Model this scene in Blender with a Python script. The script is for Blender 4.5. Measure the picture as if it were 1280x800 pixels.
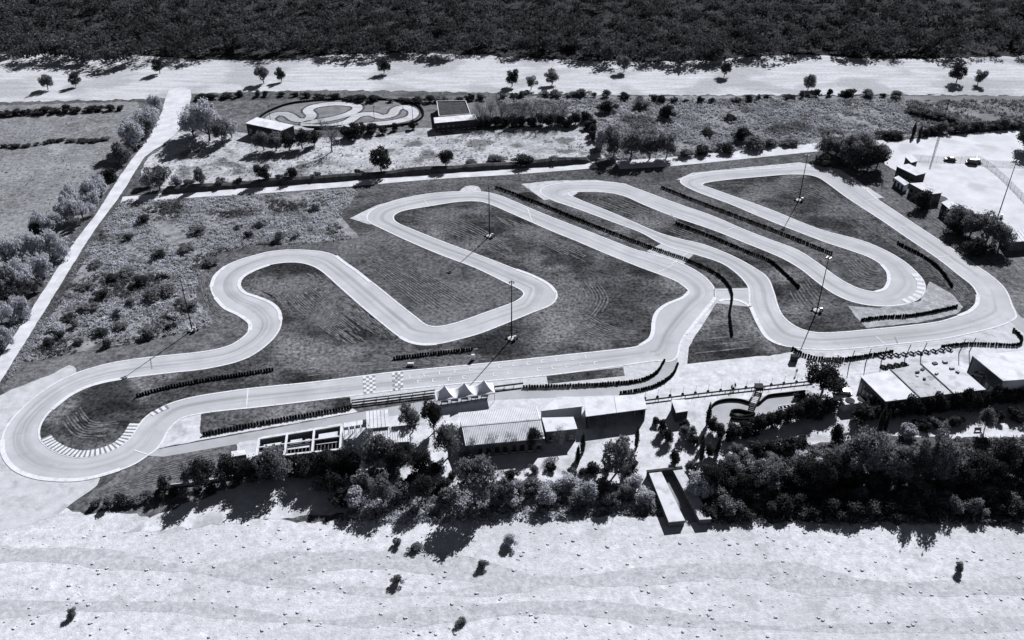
import bpy, bmesh, math, random
from mathutils import Vector, Matrix
from mathutils.geometry import tessellate_polygon
random.seed(7)
R = math.radians
scene = bpy.context.scene
for o in list(bpy.data.objects): bpy.data.objects.remove(o)

# ------------------------------------------------------------------ camera
FPX, PITCH, HCAM = 1120.0, R(33.5), 139.0
cam = bpy.data.cameras.new('camera'); cam_o = bpy.data.objects.new('camera', cam)
scene.collection.objects.link(cam_o); scene.camera = cam_o
cam.sensor_width = 36; cam.lens = 36 * FPX / 1280; cam.clip_end = 6000; cam.clip_start = 1
cam_o.location = (0, 0, HCAM); cam_o.rotation_euler = (R(90) - PITCH, 0, 0)
# ------------------------------------------------------------------ light
SUN_EL, SUN_AZ = R(35.0), R(27.0)          # azimuth from +Y towards +X
w = bpy.data.worlds.new('World'); scene.world = w; w.use_nodes = True
nt = w.node_tree; nt.nodes.clear()
sky = nt.nodes.new('ShaderNodeTexSky'); sky.sky_type = 'NISHITA'; sky.sun_disc = False
sky.sun_elevation = SUN_EL; sky.sun_rotation = SUN_AZ; sky.altitude = 2500; sky.air_density = 0.25; sky.dust_density = 0.1
hs = nt.nodes.new('ShaderNodeHueSaturation'); hs.inputs['Saturation'].default_value = 0.25   # the photograph is black and white
bgn = nt.nodes.new('ShaderNodeBackground'); bgn.inputs[1].default_value = 0.05
wo = nt.nodes.new('ShaderNodeOutputWorld')
nt.links.new(sky.outputs[0], hs.inputs['Color']); nt.links.new(hs.outputs[0], bgn.inputs[0]); nt.links.new(bgn.outputs[0], wo.inputs[0])
sl = bpy.data.lights.new('sun', 'SUN'); sl.energy = 5.0; sl.angle = R(0.5); sl.color = (1.0, 0.985, 0.965)
so = bpy.data.objects.new('sun', sl); scene.collection.objects.link(so)
sd = Vector((math.sin(SUN_AZ) * math.cos(SUN_EL), math.cos(SUN_AZ) * math.cos(SUN_EL), math.sin(SUN_EL)))
so.rotation_euler = sd.to_track_quat('Z', 'Y').to_euler(); so.location = (0, 0, 300)
vs = scene.view_settings; vs.view_transform = 'Standard'; vs.look = 'None'; vs.gamma = 1; vs.use_curve_mapping = False
vs.exposure = 1.0
scene.render.engine = 'CYCLES'

# ------------------------------------------------------------------ pixels to places
def G(x, y, z=0.0):
    cx = (x - 640) / FPX; cy = -(y - 400) / FPX
    dx, dy, dz = cx, math.cos(PITCH) + cy * math.sin(PITCH), -math.sin(PITCH) + cy * math.cos(PITCH)
    t = (z - HCAM) / dz
    return Vector((dx * t, dy * t, z))
def row(X, Y, Z):
    z = Z - HCAM; dep = Y * math.cos(PITCH) - z * math.sin(PITCH); up = Y * math.sin(PITCH) + z * math.cos(PITCH)
    return 400 - FPX * up / dep
def height_for(bx, by, ty):
    p = G(bx, by); lo, hi = 0, 60
    for _ in range(30):
        m = (lo + hi) / 2
        if row(p.x, p.y, m) > ty: lo = m
        else: hi = m
    return lo
def mpp(x, y): return (G(x + 1, y) - G(x, y)).length     # metres per pixel across

# ------------------------------------------------------------------ materials
def grey(v): return (v * 0.935, v * 0.975, v * 1.09, 1)
MATS = {}
def mat(name, lo, hi, scale=1.0, detail=8, rough=0.9, bump=0.0, bscale=None, stripes=None, spots=None, big=None, trans=0.0, spec=0.0, metal=0.0, contrast=(0.3, 0.7), stretch=None, fine=None):
    m = bpy.data.materials.new(name); m.use_nodes = True; n = m.node_tree.nodes; L = m.node_tree.links
    n.clear()
    out = n.new('ShaderNodeOutputMaterial'); b = n.new('ShaderNodeBsdfPrincipled')
    b.inputs['Roughness'].default_value = rough; b.inputs['Specular IOR Level'].default_value = spec; b.inputs['Metallic'].default_value = metal
    geo = n.new('ShaderNodeNewGeometry'); pos = geo.outputs['Position']
    if stretch:
        mp = n.new('ShaderNodeMapping'); mp.inputs['Rotation'].default_value = (0, 0, R(stretch[0])); mp.inputs['Scale'].default_value = (stretch[1], stretch[2], 1)
        L.new(pos, mp.inputs[0]); pos = mp.outputs[0]
    nz = n.new('ShaderNodeTexNoise'); nz.inputs['Scale'].default_value = scale; nz.inputs['Detail'].default_value = detail; nz.inputs['Roughness'].default_value = 0.62
    L.new(pos, nz.inputs['Vector'])
    mr = n.new('ShaderNodeMapRange'); mr.inputs['From Min'].default_value = contrast[0]; mr.inputs['From Max'].default_value = contrast[1]
    L.new(nz.outputs['Fac'], mr.inputs['Value']); fac = mr.outputs[0]
    mix = n.new('ShaderNodeMix'); mix.data_type = 'RGBA'
    mix.inputs['A'].default_value = grey(lo); mix.inputs['B'].default_value = grey(hi); L.new(fac, mix.inputs['Factor'])
    col = mix.outputs['Result']
    def layer(col, facsock, c, amount):
        k = n.new('ShaderNodeMath'); k.operation = 'MULTIPLY'; k.inputs[1].default_value = amount; L.new(facsock, k.inputs[0])
        q = n.new('ShaderNodeMix'); q.data_type = 'RGBA'; L.new(k.outputs[0], q.inputs['Factor']); L.new(col, q.inputs['A']); q.inputs['B'].default_value = grey(c)
        return q.outputs['Result']
    def noise_mask(sc, a, bb, off, det=3):
        z = n.new('ShaderNodeTexNoise'); z.inputs['Scale'].default_value = sc; z.inputs['Detail'].default_value = det
        mp2 = n.new('ShaderNodeMapping'); mp2.inputs['Location'].default_value = (off, off * 1.7, 0); L.new(geo.outputs['Position'], mp2.inputs[0]); L.new(mp2.outputs[0], z.inputs['Vector'])
        r = n.new('ShaderNodeMapRange'); r.inputs['From Min'].default_value = a; r.inputs['From Max'].default_value = bb; L.new(z.outputs['Fac'], r.inputs['Value'])
        return r.outputs[0]
    if big: col = layer(col, noise_mask(big[0], 0.45, 0.65, 31, 4), big[1], big[2])
    if stripes:                                   # mown lines: (angle, lines per metre, colour, amount)
        mp = n.new('ShaderNodeMapping'); mp.inputs['Rotation'].default_value = (0, 0, R(stripes[0])); L.new(geo.outputs['Position'], mp.inputs[0])
        wv = n.new('ShaderNodeTexWave'); wv.inputs['Scale'].default_value = stripes[1]; wv.inputs['Distortion'].default_value = 6; wv.inputs['Detail'].default_value = 1; wv.inputs['Detail Scale'].default_value = 0.25
        L.new(mp.outputs[0], wv.inputs['Vector'])
        k = n.new('ShaderNodeMath'); k.operation = 'MULTIPLY'; L.new(wv.outputs['Fac'], k.inputs[0]); L.new(noise_mask(0.03, 0.5, 0.66, 90), k.inputs[1])
        col = layer(col, k.outputs[0], stripes[2], stripes[3])
    if spots: col = layer(col, noise_mask(spots[0], spots[3], spots[3] + 0.08, 7, 5), spots[1], spots[2])
    if fine:                                      # grain: (scale, darkest factor, brightest factor)
        z = n.new('ShaderNodeTexNoise'); z.inputs['Scale'].default_value = fine[0]; z.inputs['Detail'].default_value = 3; z.inputs['Roughness'].default_value = 0.7; L.new(geo.outputs['Position'], z.inputs['Vector'])
        r = n.new('ShaderNodeMapRange'); r.inputs['From Min'].default_value = 0.3; r.inputs['From Max'].default_value = 0.7; r.inputs['To Min'].default_value = fine[1]; r.inputs['To Max'].default_value = fine[2]; r.clamp = False; L.new(z.outputs['Fac'], r.inputs['Value'])
        q = n.new('ShaderNodeVectorMath'); q.operation = 'SCALE'; L.new(col, q.inputs[0]); L.new(r.outputs[0], q.inputs['Scale']); col = q.outputs[0]
    L.new(col, b.inputs['Base Color'])
    if bump:
        bn = n.new('ShaderNodeTexNoise'); bn.inputs['Scale'].default_value = bscale or scale * 3; bn.inputs['Detail'].default_value = 6; L.new(geo.outputs['Position'], bn.inputs['Vector'])
        bp = n.new('ShaderNodeBump'); bp.inputs['Strength'].default_value = 1; bp.inputs['Distance'].default_value = bump; L.new(bn.outputs['Fac'], bp.inputs['Height']); L.new(bp.outputs[0], b.inputs['Normal'])
    if trans:
        t = n.new('ShaderNodeBsdfTranslucent'); L.new(col, t.inputs[0]); ms = n.new('ShaderNodeMixShader'); ms.inputs[0].default_value = trans
        L.new(b.outputs[0], ms.inputs[1]); L.new(t.outputs[0], ms.inputs[2]); L.new(ms.outputs[0], out.inputs[0])
    else: L.new(b.outputs[0], out.inputs[0])
    MATS[name] = m; return m
mat('grass', 0.028, 0.10, 0.25, 12, bump=0.15, bscale=2.0, big=(0.03, 0.12, 0.55), spots=(0.035, 0.03, 0.6, 0.54), fine=(0.9, 0.35, 1.8))
mat('infield', 0.012, 0.060, 0.22, 13, bump=0.14, bscale=2.2, big=(0.055, 0.16, 0.6), spots=(0.045, 0.010, 0.75, 0.54), fine=(1.0, 0.2, 2.1), stretch=(8, 0.55, 1.5))
mat('mown_hay', 0.045, 0.16, 0.5, 8, fine=(1.3, 0.5, 1.4))
mat('verge', 0.035, 0.14, 0.3, 12, bump=0.15, bscale=2.0, big=(0.05, 0.15, 0.5), fine=(0.9, 0.5, 1.6))
mat('dry_field', 0.16, 0.42, 0.14, 13, bump=0.18, bscale=1.0, big=(0.035, 0.44, 0.6), spots=(0.09, 0.06, 0.75, 0.55), fine=(0.7, 0.55, 1.3))
mat('pasture', 0.09, 0.20, 0.2, 13, bump=0.15, bscale=1.2, big=(0.02, 0.24, 0.5), spots=(0.05, 0.30, 0.5, 0.60), fine=(0.7, 0.55, 1.4))
mat('scrub_soil', 0.07, 0.28, 0.3, 12, bump=0.2, bscale=1.0, spots=(0.10, 0.03, 0.75, 0.56))
mat('far_field', 0.09, 0.22, 0.08, 10, bump=0.2, bscale=0.8, big=(0.02, 0.07, 0.7))
mat('stubble', 0.30, 0.48, 0.2, 12, bump=0.05, bscale=1.0, stretch=(20, 0.25, 1.6), spots=(0.03, 0.24, 0.6, 0.52), fine=(0.7, 0.8, 1.1))
mat('gravel', 0.36, 0.50, 0.3, 13, bump=0.04, bscale=3, big=(0.05, 0.36, 0.5), spots=(0.12, 0.22, 0.6, 0.58), contrast=(0.35, 0.65), fine=(0.9, 0.85, 1.12))
mat('lot', 0.38, 0.50, 0.15, 12, bump=0.02, bscale=3, spots=(0.07, 0.31, 0.6, 0.56))
mat('riverbed', 0.34, 0.54, 0.5, 14, bump=0.08, bscale=2.5, big=(0.03, 0.34, 0.6), spots=(0.10, 0.26, 0.5, 0.60), fine=(1.2, 0.8, 1.1))
mat('worn_ground', 0.17, 0.32, 0.35, 12, bump=0.05, bscale=2.5, spots=(0.1, 0.12, 0.6, 0.54), fine=(0.9, 0.7, 1.3))
mat('channel', 0.27, 0.42, 0.5, 12, bump=0.05, bscale=2.5, fine=(1.2, 0.75, 1.15))
mat('sand', 0.30, 0.44, 0.35, 10, bump=0.04, bscale=2.5, spots=(0.3, 0.24, 0.5, 0.55))
mat('dirt_road', 0.34, 0.52, 0.22, 10, bump=0.04, bscale=2.0)
mat('asphalt', 0.31, 0.40, 0.14, 13, bump=0.004, bscale=8, big=(0.05, 0.30, 0.6), rough=0.85, spots=(0.25, 0.29, 0.5, 0.6))
mat('pit_asphalt', 0.25, 0.33, 0.15, 12, rough=0.85, big=(0.06, 0.23, 0.5), spots=(0.2, 0.18, 0.4, 0.6))
mat('far_asphalt', 0.20, 0.30, 0.12, 8)
mat('paint', 0.44, 0.56, 1.2, 6, spots=(1.2, 0.32, 0.6, 0.54), rough=0.7)
mat('kerb_paint', 0.44, 0.55, 1.0, 6, spots=(0.8, 0.34, 0.6, 0.56), rough=0.7)
mat('kerb_dark', 0.12, 0.18, 1.0, 6, rough=0.7)
mat('mark_dark', 0.16, 0.22, 1.0, 6)
mat('concrete', 0.30, 0.44, 0.8, 8)
mat('bank_soil', 0.03, 0.10, 0.4, 10, bump=0.2)
mat('white_wall', 0.48, 0.58, 0.5, 8, rough=0.7)
mat('grey_wall', 0.08, 0.14, 0.6, 8, rough=0.8)  # grey darkened so that walls facing the camera look shaded
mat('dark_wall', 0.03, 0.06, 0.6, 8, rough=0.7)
mat('roof_white', 0.43, 0.54, 0.35, 9, rough=0.55, spots=(0.3, 0.32, 0.55, 0.57), contrast=(0.35, 0.65))
mat('roof_pale', 0.40, 0.50, 0.4, 9, rough=0.6, spots=(0.35, 0.28, 0.6, 0.54))
mat('roof_worn', 0.28, 0.42, 0.5, 10, rough=0.7, spots=(0.5, 0.14, 0.6, 0.56))
mat('roof_dark', 0.03, 0.07, 0.5, 8, rough=0.5)
mat('tent_fabric', 0.54, 0.64, 0.5, 4, rough=0.6, trans=0.15)
mat('glass', 0.012, 0.02, 0.5, 2, rough=0.15, spec=0.5)
mat('rubber', 0.006, 0.014, 3.0, 4, rough=0.75)
mat('steel', 0.16, 0.24, 2.0, 4, rough=0.4, metal=0.6)
mat('dark_steel', 0.02, 0.04, 2.0, 4, rough=0.5)
mat('car_dark', 0.012, 0.02, 1.0, 2, rough=0.3, spec=0.5)
mat('car_grey', 0.16, 0.20, 1.0, 2, rough=0.3, spec=0.5)
mat('car_white', 0.5, 0.58, 1.0, 2, rough=0.3, spec=0.5)
mat('skin', 0.22, 0.28, 3, 2); mat('cloth_dark', 0.02, 0.04, 6, 3); mat('cloth_pale', 0.35, 0.45, 6, 3)
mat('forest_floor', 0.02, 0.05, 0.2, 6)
mat('far_ground', 0.10, 0.20, 0.2, 8)
mat('stone', 0.28, 0.55, 0.8, 6)
mat('bark', 0.05, 0.13, 2.0, 6); mat('bark_pale', 0.12, 0.24, 2.0, 6)
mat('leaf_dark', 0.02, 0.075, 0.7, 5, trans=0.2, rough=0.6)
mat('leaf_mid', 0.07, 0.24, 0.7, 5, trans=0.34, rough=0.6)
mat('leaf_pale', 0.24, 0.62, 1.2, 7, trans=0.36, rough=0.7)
mat('wood_leaf', 0.02, 0.13, 0.06, 3, trans=0.25, rough=0.6)
mat('scrub_leaf', 0.20, 0.62, 0.25, 9, trans=0.42, rough=0.8, spots=(0.06, 0.04, 0.85, 0.54))
mat('scrub_far', 0.18, 0.50, 0.15, 9, trans=0.4, rough=0.8, spots=(0.04, 0.07, 0.75, 0.56))
def rubber_mat():
    m = bpy.data.materials.new('rubbered_line'); m.use_nodes = True; n = m.node_tree.nodes; L = m.node_tree.links; n.clear()
    out = n.new('ShaderNodeOutputMaterial'); b = n.new('ShaderNodeBsdfPrincipled'); b.inputs['Base Color'].default_value = grey(0.20); b.inputs['Roughness'].default_value = 0.8
    t = n.new('ShaderNodeBsdfTransparent'); ms = n.new('ShaderNodeMixShader')
    uv = n.new('ShaderNodeUVMap'); sp = n.new('ShaderNodeSeparateXYZ'); L.new(uv.outputs[0], sp.inputs[0])
    mp = n.new('ShaderNodeMapping'); mp.inputs['Scale'].default_value = (0.02, 4, 1); L.new(uv.outputs[0], mp.inputs[0])
    z = n.new('ShaderNodeTexNoise'); z.inputs['Scale'].default_value = 1.0; z.inputs['Detail'].default_value = 5; L.new(mp.outputs[0], z.inputs['Vector'])
    r = n.new('ShaderNodeMapRange'); r.inputs['From Min'].default_value = 0.42; r.inputs['From Max'].default_value = 0.72; r.inputs['To Max'].default_value = 0.45; L.new(z.outputs['Fac'], r.inputs['Value'])
    e = n.new('ShaderNodeMath'); e.operation = 'PINGPONG'; e.inputs[1].default_value = 0.5; L.new(sp.outputs['Y'], e.inputs[0])
    e2 = n.new('ShaderNodeMath'); e2.operation = 'MULTIPLY'; e2.use_clamp = True; e2.inputs[1].default_value = 3; L.new(e.outputs[0], e2.inputs[0])
    k = n.new('ShaderNodeMath'); k.operation = 'MULTIPLY'; L.new(r.outputs[0], k.inputs[0]); L.new(e2.outputs[0], k.inputs[1])
    L.new(k.outputs[0], ms.inputs[0]); L.new(t.outputs[0], ms.inputs[1]); L.new(b.outputs[0], ms.inputs[2]); L.new(ms.outputs[0], out.inputs[0])
    MATS['rubbered_line'] = m
rubber_mat()

# ------------------------------------------------------------------ mesh helpers
col = scene.collection
def link(name, me, parent=None):
    o = bpy.data.objects.new(name, me); col.objects.link(o)
    if parent: o.parent = parent
    return o
def tag(o, label=None, cat=None, group=None, kind=None):
    if label: o['label'] = label
    if cat: o['category'] = cat
    if group: o['group'] = group
    if kind: o['kind'] = kind
    return o
def empty(name, loc, rz=0, scale=None):
    o = bpy.data.objects.new(name, None); col.objects.link(o); o.location = loc; o.rotation_euler = (0, 0, rz); o.empty_display_size = 0.2
    if scale: o.scale = scale
    return o
class MB:
    def __init__(s, org=(0, 0, 0)): s.v = []; s.f = []; s.o = Vector(org)
    def add(s, vs, fs):
        k = len(s.v); s.v += [Vector(p) - s.o for p in vs]; s.f += [tuple(i + k for i in f) for f in fs]; return s
    def prism(s, poly, z0, z1):
        n = len(poly)
        if sum(poly[i][0] * poly[(i + 1) % n][1] - poly[(i + 1) % n][0] * poly[i][1] for i in range(n)) < 0: poly = poly[::-1]
        vs_ = [(p[0], p[1], z0) for p in poly] + [(p[0], p[1], z1) for p in poly]
        return s.add(vs_, [tuple(range(n - 1, -1, -1)), tuple(range(n, 2 * n))] + [(i, (i + 1) % n, (i + 1) % n + n, i + n) for i in range(n)])
    def box(s, c, sx, sy, sz, rz=0):           # c = centre of the base
        ca, sa = math.cos(rz), math.sin(rz)
        P = [(c[0] + x * ca - y * sa, c[1] + x * sa + y * ca) for x, y in ((-sx / 2, -sy / 2), (sx / 2, -sy / 2), (sx / 2, sy / 2), (-sx / 2, sy / 2))]
        return s.prism(P, c[2], c[2] + sz)
    def tube(s, p0, p1, r0, r1, n=6, caps=True):
        p0, p1 = Vector(p0), Vector(p1); d = (p1 - p0)
        if d.length < 1e-6: return s
        q = d.to_track_quat('Z', 'Y'); a = []
        for p, r in ((p0, r0), (p1, r1)):
            for i in range(n): a.append(p + q @ Vector((r * math.cos(2 * math.pi * i / n), r * math.sin(2 * math.pi * i / n), 0)))
        f = [(i, (i + 1) % n, (i + 1) % n + n, i + n) for i in range(n)]
        if caps: f += [tuple(range(n - 1, -1, -1)), tuple(range(n, 2 * n))]
        return s.add(a, f)
    def beam(s, p0, p1, wd, ht):
        p0, p1 = Vector(p0), Vector(p1); d = (p1 - p0); t = Vector((-d.y, d.x, 0)).normalized() * wd / 2; u = Vector((0, 0, ht / 2))
        a = [p0 - t - u, p0 + t - u, p0 + t + u, p0 - t + u, p1 - t - u, p1 + t - u, p1 + t + u, p1 - t + u]
        return s.add(a, [(0, 1, 2, 3), (7, 6, 5, 4), (0, 4, 5, 1), (1, 5, 6, 2), (2, 6, 7, 3), (3, 7, 4, 0)])
    def lathe(s, c, prof, n=10):
        a = []; f = []; c = Vector(c)
        for r, z in prof:
            for i in range(n): a.append(c + Vector((r * math.cos(2 * math.pi * i / n), r * math.sin(2 * math.pi * i / n), z)))
        for k in range(len(prof) - 1):
            for i in range(n): f.append((k * n + i, k * n + (i + 1) % n, (k + 1) * n + (i + 1) % n, (k + 1) * n + i))
        f.append(tuple(range(n - 1, -1, -1))); m = len(prof) - 1; f.append(tuple(m * n + i for i in range(n)))
        return s.add(a, f)
    def mesh(s, name, m):
        me = bpy.data.meshes.new(name); me.from_pydata([tuple(p) for p in s.v], [], s.f); me.update()
        me.materials.append(MATS[m]); return me
    def build(s, name, m, parent=None):
        return link(name, s.mesh(name, m), parent)
def smooth_pts(P, closed, n=5):
    out = []; N = len(P)
    for i in range(N if closed else N - 1):
        g = lambda k: P[k % N] if closed else P[max(0, min(N - 1, k))]
        a, b, c, d = g(i - 1), g(i), g(i + 1), g(i + 2)
        for k in range(n):
            t = k / n
            out.append(0.5 * ((2 * b) + (c - a) * t + (2 * a - 5 * b + 4 * c - d) * t * t + (3 * b - a - 3 * c + d) * t ** 3))
    if not closed: out.append(P[-1].copy())
    return out
def gp(px, z=0): return [G(x, y, 0) for x, y in px]
NATURAL = {'pasture', 'dry_field', 'yard', 'scrubland', 'far_field', 'rough_ground', 'stubble_field', 'lot', 'sand', 'verge', 'paddock', 'riverbed', 'runoff', 'dirt_road', 'woodland_floor'}
def ragged(P, step=1.5, amp=0.45):
    out = []; n = len(P)
    for i in range(n):
        a, b = P[i], P[(i + 1) % n]; d = b - a; k = max(1, min(200, int(d.length / step))); t = Vector((-d.y, d.x, 0)).normalized()
        for j in range(k):
            q = a + d * (j / k); w_ = math.sin(q.x * .7 + q.y * .5) * .5 + math.sin(q.x * 1.9 - q.y * 1.3) * .3
            out.append(q + t * amp * (w_ + random.uniform(-.6, .6)) if j else q)
    return out
def sheet(name, P, z, m, kind='structure', parent=None):
    if name in NATURAL: P = ragged(P, 1.5 if name not in ('runoff',) else .8, {'runoff': .15, 'dirt_road': .12, 'riverbed': .9, 'pasture': .9, 'stubble_field': 1.2}.get(name, .5))
    P = [Vector((p.x, p.y, z)) for p in P]
    tri = tessellate_polygon([P]); f = []
    for t in tri:
        a, b, c = (P[i] for i in t)
        f.append(t if (b - a).cross(c - a).z > 0 else t[::-1])
    me = bpy.data.meshes.new(name); me.from_pydata([tuple(p) for p in P], [], f); me.update(); me.materials.append(MATS[m])
    o = link(name, me, parent)
    if kind: o['kind'] = kind
    return o
def offset_line(P, d, closed=False):
    out = []; n = len(P)
    for i in range(n):
        a = P[(i - 1) % n] if closed or i > 0 else P[i]; b = P[(i + 1) % n] if closed or i < n - 1 else P[i]
        t = (b - a); t.z = 0; t.normalize(); out.append(P[i] + Vector((-t.y, t.x, 0)) * d)
    return out
def strip(name, P, d0, d1, z, m, closed=False, kind='structure', parent=None, uv=False, thick=0):
    A = offset_line(P, d0, closed); B = offset_line(P, d1, closed); n = len(P)
    v = [(p.x, p.y, z) for p in A] + [(p.x, p.y, z) for p in B]; f = []
    for i in range(n if closed else n - 1): f.append((i, (i + 1) % n, n + (i + 1) % n, n + i))
    if d1 < d0: f = [q[::-1] for q in f]
    me = bpy.data.meshes.new(name); me.from_pydata(v, [], f); me.update(); me.materials.append(MATS[m])
    if uv:
        l = me.uv_layers.new(name='UVMap'); S = [0]
        for i in range(1, n + 1): S.append(S[-1] + (P[i % n] - P[i - 1]).length)
        for pl in me.polygons:
            for li in pl.loop_indices:
                vi = me.loops[li].vertex_index; l.data[li].uv = (S[vi % n], 0.0 if vi < n else 1.0)
    o = link(name, me, parent)
    if kind: o['kind'] = kind
    return o
def path_len(P): return sum((P[i + 1] - P[i]).length for i in range(len(P) - 1))
def resample(P, step):
    out = [(P[0].copy(), (P[1] - P[0]).normalized())]; acc = 0
    for i in range(len(P) - 1):
        d = P[i + 1] - P[i]; L_ = d.length
        if L_ < 1e-6: continue
        t = step - acc
        while t <= L_: out.append((P[i] + d * (t / L_), d / L_)); t += step
        acc = L_ - (t - step)
    return out
def inside(p, poly):
    c = False; n = len(poly)
    for i in range(n):
        a, b = poly[i], poly[(i + 1) % n]
        if (a.y > p.y) != (b.y > p.y) and p.x < (b.x - a.x) * (p.y - a.y) / (b.y - a.y) + a.x: c = not c
    return c

# ================================================================== THE GROUND
big = 2500
sheet('ground', [Vector((-big, -200, 0)), Vector((big, -200, 0)), Vector((big, 3500, 0)), Vector((-big, 3500, 0))], 0, 'grass')
sheet('pasture', gp([(-120, 135), (170, 127), (186, 150), (166, 194), (130, 242), (84, 300), (-120, 400)]), 0.02, 'pasture')
sheet('dry_field', smooth_pts(gp([(205, 236), (180, 205), (205, 184), (232, 160), (300, 166), (420, 172), (520, 160), (620, 163), (700, 152), (735, 166), (746, 190), (740, 200), (440, 221)]), True, 3), 0.024, 'dry_field')
sheet('yard', gp([(232, 160), (238, 128), (620, 118), (625, 162), (520, 160), (420, 172), (300, 166)]), 0.02, 'verge')
sheet('scrubland', gp([(625, 120), (1128, 120), (1146, 168), (1100, 176), (1010, 182), (840, 198), (765, 203), (747, 190), (735, 160), (640, 152)]), 0.02, 'scrub_soil')
sheet('far_field', gp([(1128, 120), (1500, 120), (1500, 150), (1290, 160), (1150, 170)]), 0.022, 'far_field')
SCRUB_L = gp([(155, 252), (320, 244), (440, 236), (447, 242), (424, 270), (449, 297), (400, 303), (320, 306), (275, 316), (247, 345), (244, 375), (267, 402), (262, 408), (160, 430), (32, 452), (55, 410), (105, 328), (140, 268)])
sheet('rough_ground', SCRUB_L, 0.022, 'scrub_soil')
sheet('stubble_field', smooth_pts(gp([(-400, 127), (170, 124), (240, 117), (420, 113), (620, 116), (800, 119), (1128, 118), (1700, 118), (1750, 60), (1150, 74), (1000, 68), (800, 78), (500, 66), (300, 76), (100, 68), (-450, 74)]), True, 3), 0.015, 'stubble')
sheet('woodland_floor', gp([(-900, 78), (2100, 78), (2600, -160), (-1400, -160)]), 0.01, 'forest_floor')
sheet('lot', gp([(1096, 180), (1160, 171), (1270, 162), (1400, 155), (1400, 310), (1262, 302), (1238, 281), (1200, 256), (1160, 236), (1122, 216), (1100, 200)]), 0.03, 'lot')
sheet('sand', smooth_pts(gp([(-80, 530), (5, 492), (60, 470), (95, 461), (105, 560), (125, 598), (100, 622), (40, 655), (-80, 660)]), True, 3), 0.03, 'sand')
sheet('verge', gp([(35, 455), (160, 432), (266, 410), (285, 432), (250, 443), (145, 455), (60, 480), (5, 492), (0, 484)]), 0.024, 'verge')
sheet('verge', gp([(1080, 232), (1122, 217), (1160, 237), (1200, 257), (1262, 303), (1400, 360), (1400, 480), (1268, 400), (1262, 372), (1220, 334)]), 0.022, 'verge')
sheet('verge', gp([(105, 626), (150, 590), (185, 572), (298, 548), (300, 580), (280, 612), (200, 650)]), 0.022, 'verge')
sheet('paddock', gp([(296, 549), (455, 524), (545, 508), (620, 498), (776, 490), (846, 455), (868, 452), (975, 443), (1000, 436), (1300, 420), (1400, 430), (1400, 540), (1240, 548), (1120, 545), (1050, 552), (930, 562), (880, 590), (850, 612), (800, 618), (640, 603), (560, 612), (440, 640), (150, 668), (190, 646), (300, 606)]), 0.03, 'gravel')
sheet('riverbed', smooth_pts(gp([(-400, 652), (100, 640), (400, 652), (640, 640), (900, 650), (1300, 655), (1700, 650), (1900, 1000), (-600, 1000)]), True, 4), 0.012, 'riverbed')

for ch, w0 in (([(-200, 700), (60, 694), (260, 712), (480, 700), (700, 726), (920, 714), (1130, 736), (1500, 722)], 3.2), ([(-200, 770), (180, 758), (420, 778), (700, 760), (1000, 786), (1500, 770)], 2.2), ([(260, 712), (420, 736), (560, 742), (700, 726)], 1.6)):
    C_ = smooth_pts(gp(ch), False, 14); A_ = offset_line(C_, 0); top_ = []; bot_ = []
    for i, q in enumerate(offset_line(C_, 1)):
        nn = (q - C_[i]); wv = w0 * (0.7 + 0.5 * math.sin(i * .31) * math.sin(i * .13 + 1) + random.uniform(-.12, .12)); top_.append(C_[i] + nn * wv); bot_.append(C_[i] - nn * wv * random.uniform(.8, 1.1))
    sheet('dry_channel', top_ + bot_[::-1], 0.016 + 0.003 * w0, 'channel')
# ------------------------------------------------------------------ roads
sheet('dirt_road', smooth_pts(gp([(-30, 492), (0, 447), (48, 373), (95, 300), (120, 268), (150, 220), (172, 190), (190, 165), (203, 138), (212, 112), (238, 112), (236, 135), (228, 158), (202, 182), (181, 196), (156, 236), (141, 257), (110, 300), (58, 385), (0, 478), (-30, 525)]), True, 2), 0.04, 'dirt_road')
L_TRACK = smooth_pts(gp([(152, 250), (250, 242), (320, 238), (435, 229), (540, 220), (640, 214), (745, 206)]), False, 5)
strip('farm_track', L_TRACK, -3.0, 2.6, 0.036, 'dirt_road')
strip('access_road', smooth_pts(gp([(772, 206), (840, 202), (960, 190), (1030, 183), (1105, 176)]), False, 5), -4, 4, 0.036, 'dirt_road')

# ------------------------------------------------------------------ circuit
ISLAND = [(720, 301), (760, 318), (800, 334), (840, 349), (855, 358), (861, 365.5), (852, 373), (833, 381), (821, 391), (817, 403), (816, 415), (812, 424), (800, 432), (780, 436), (715, 443), (640, 451), (570, 458), (495, 465), (455, 470), (390, 478), (320, 485), (275, 491), (240, 497), (212, 505), (187, 518), (174, 531), (163, 547), (147, 560), (125, 568.5), (100, 572), (78, 568), (60, 559), (51, 550), (49, 540), (53, 527), (65, 512), (85, 496), (107, 484.5), (130, 477.5), (155, 473), (212, 466), (250, 462), (282, 456), (305, 449), (322, 440), (340, 425), (350, 410), (351, 396), (344, 384), (332, 375), (318, 370), (306, 365), (299, 357), (304, 346), (320, 337), (337, 331), (360, 328), (381, 329.5), (401, 338), (425, 359), (450, 381), (475, 402), (495, 418), (510, 426.5), (527, 430.5), (546, 430), (570, 425), (602, 416), (640, 401), (667, 390), (687, 382), (695, 374), (695, 365), (682, 353), (662, 343), (640, 335), (617, 326), (585, 314), (545, 299), (518, 288), (499, 280), (492, 274), (494, 268), (506, 263), (535, 258), (570, 252.5), (595, 251.5), (612, 255), (640, 267), (665, 278), (695, 291)]
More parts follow.
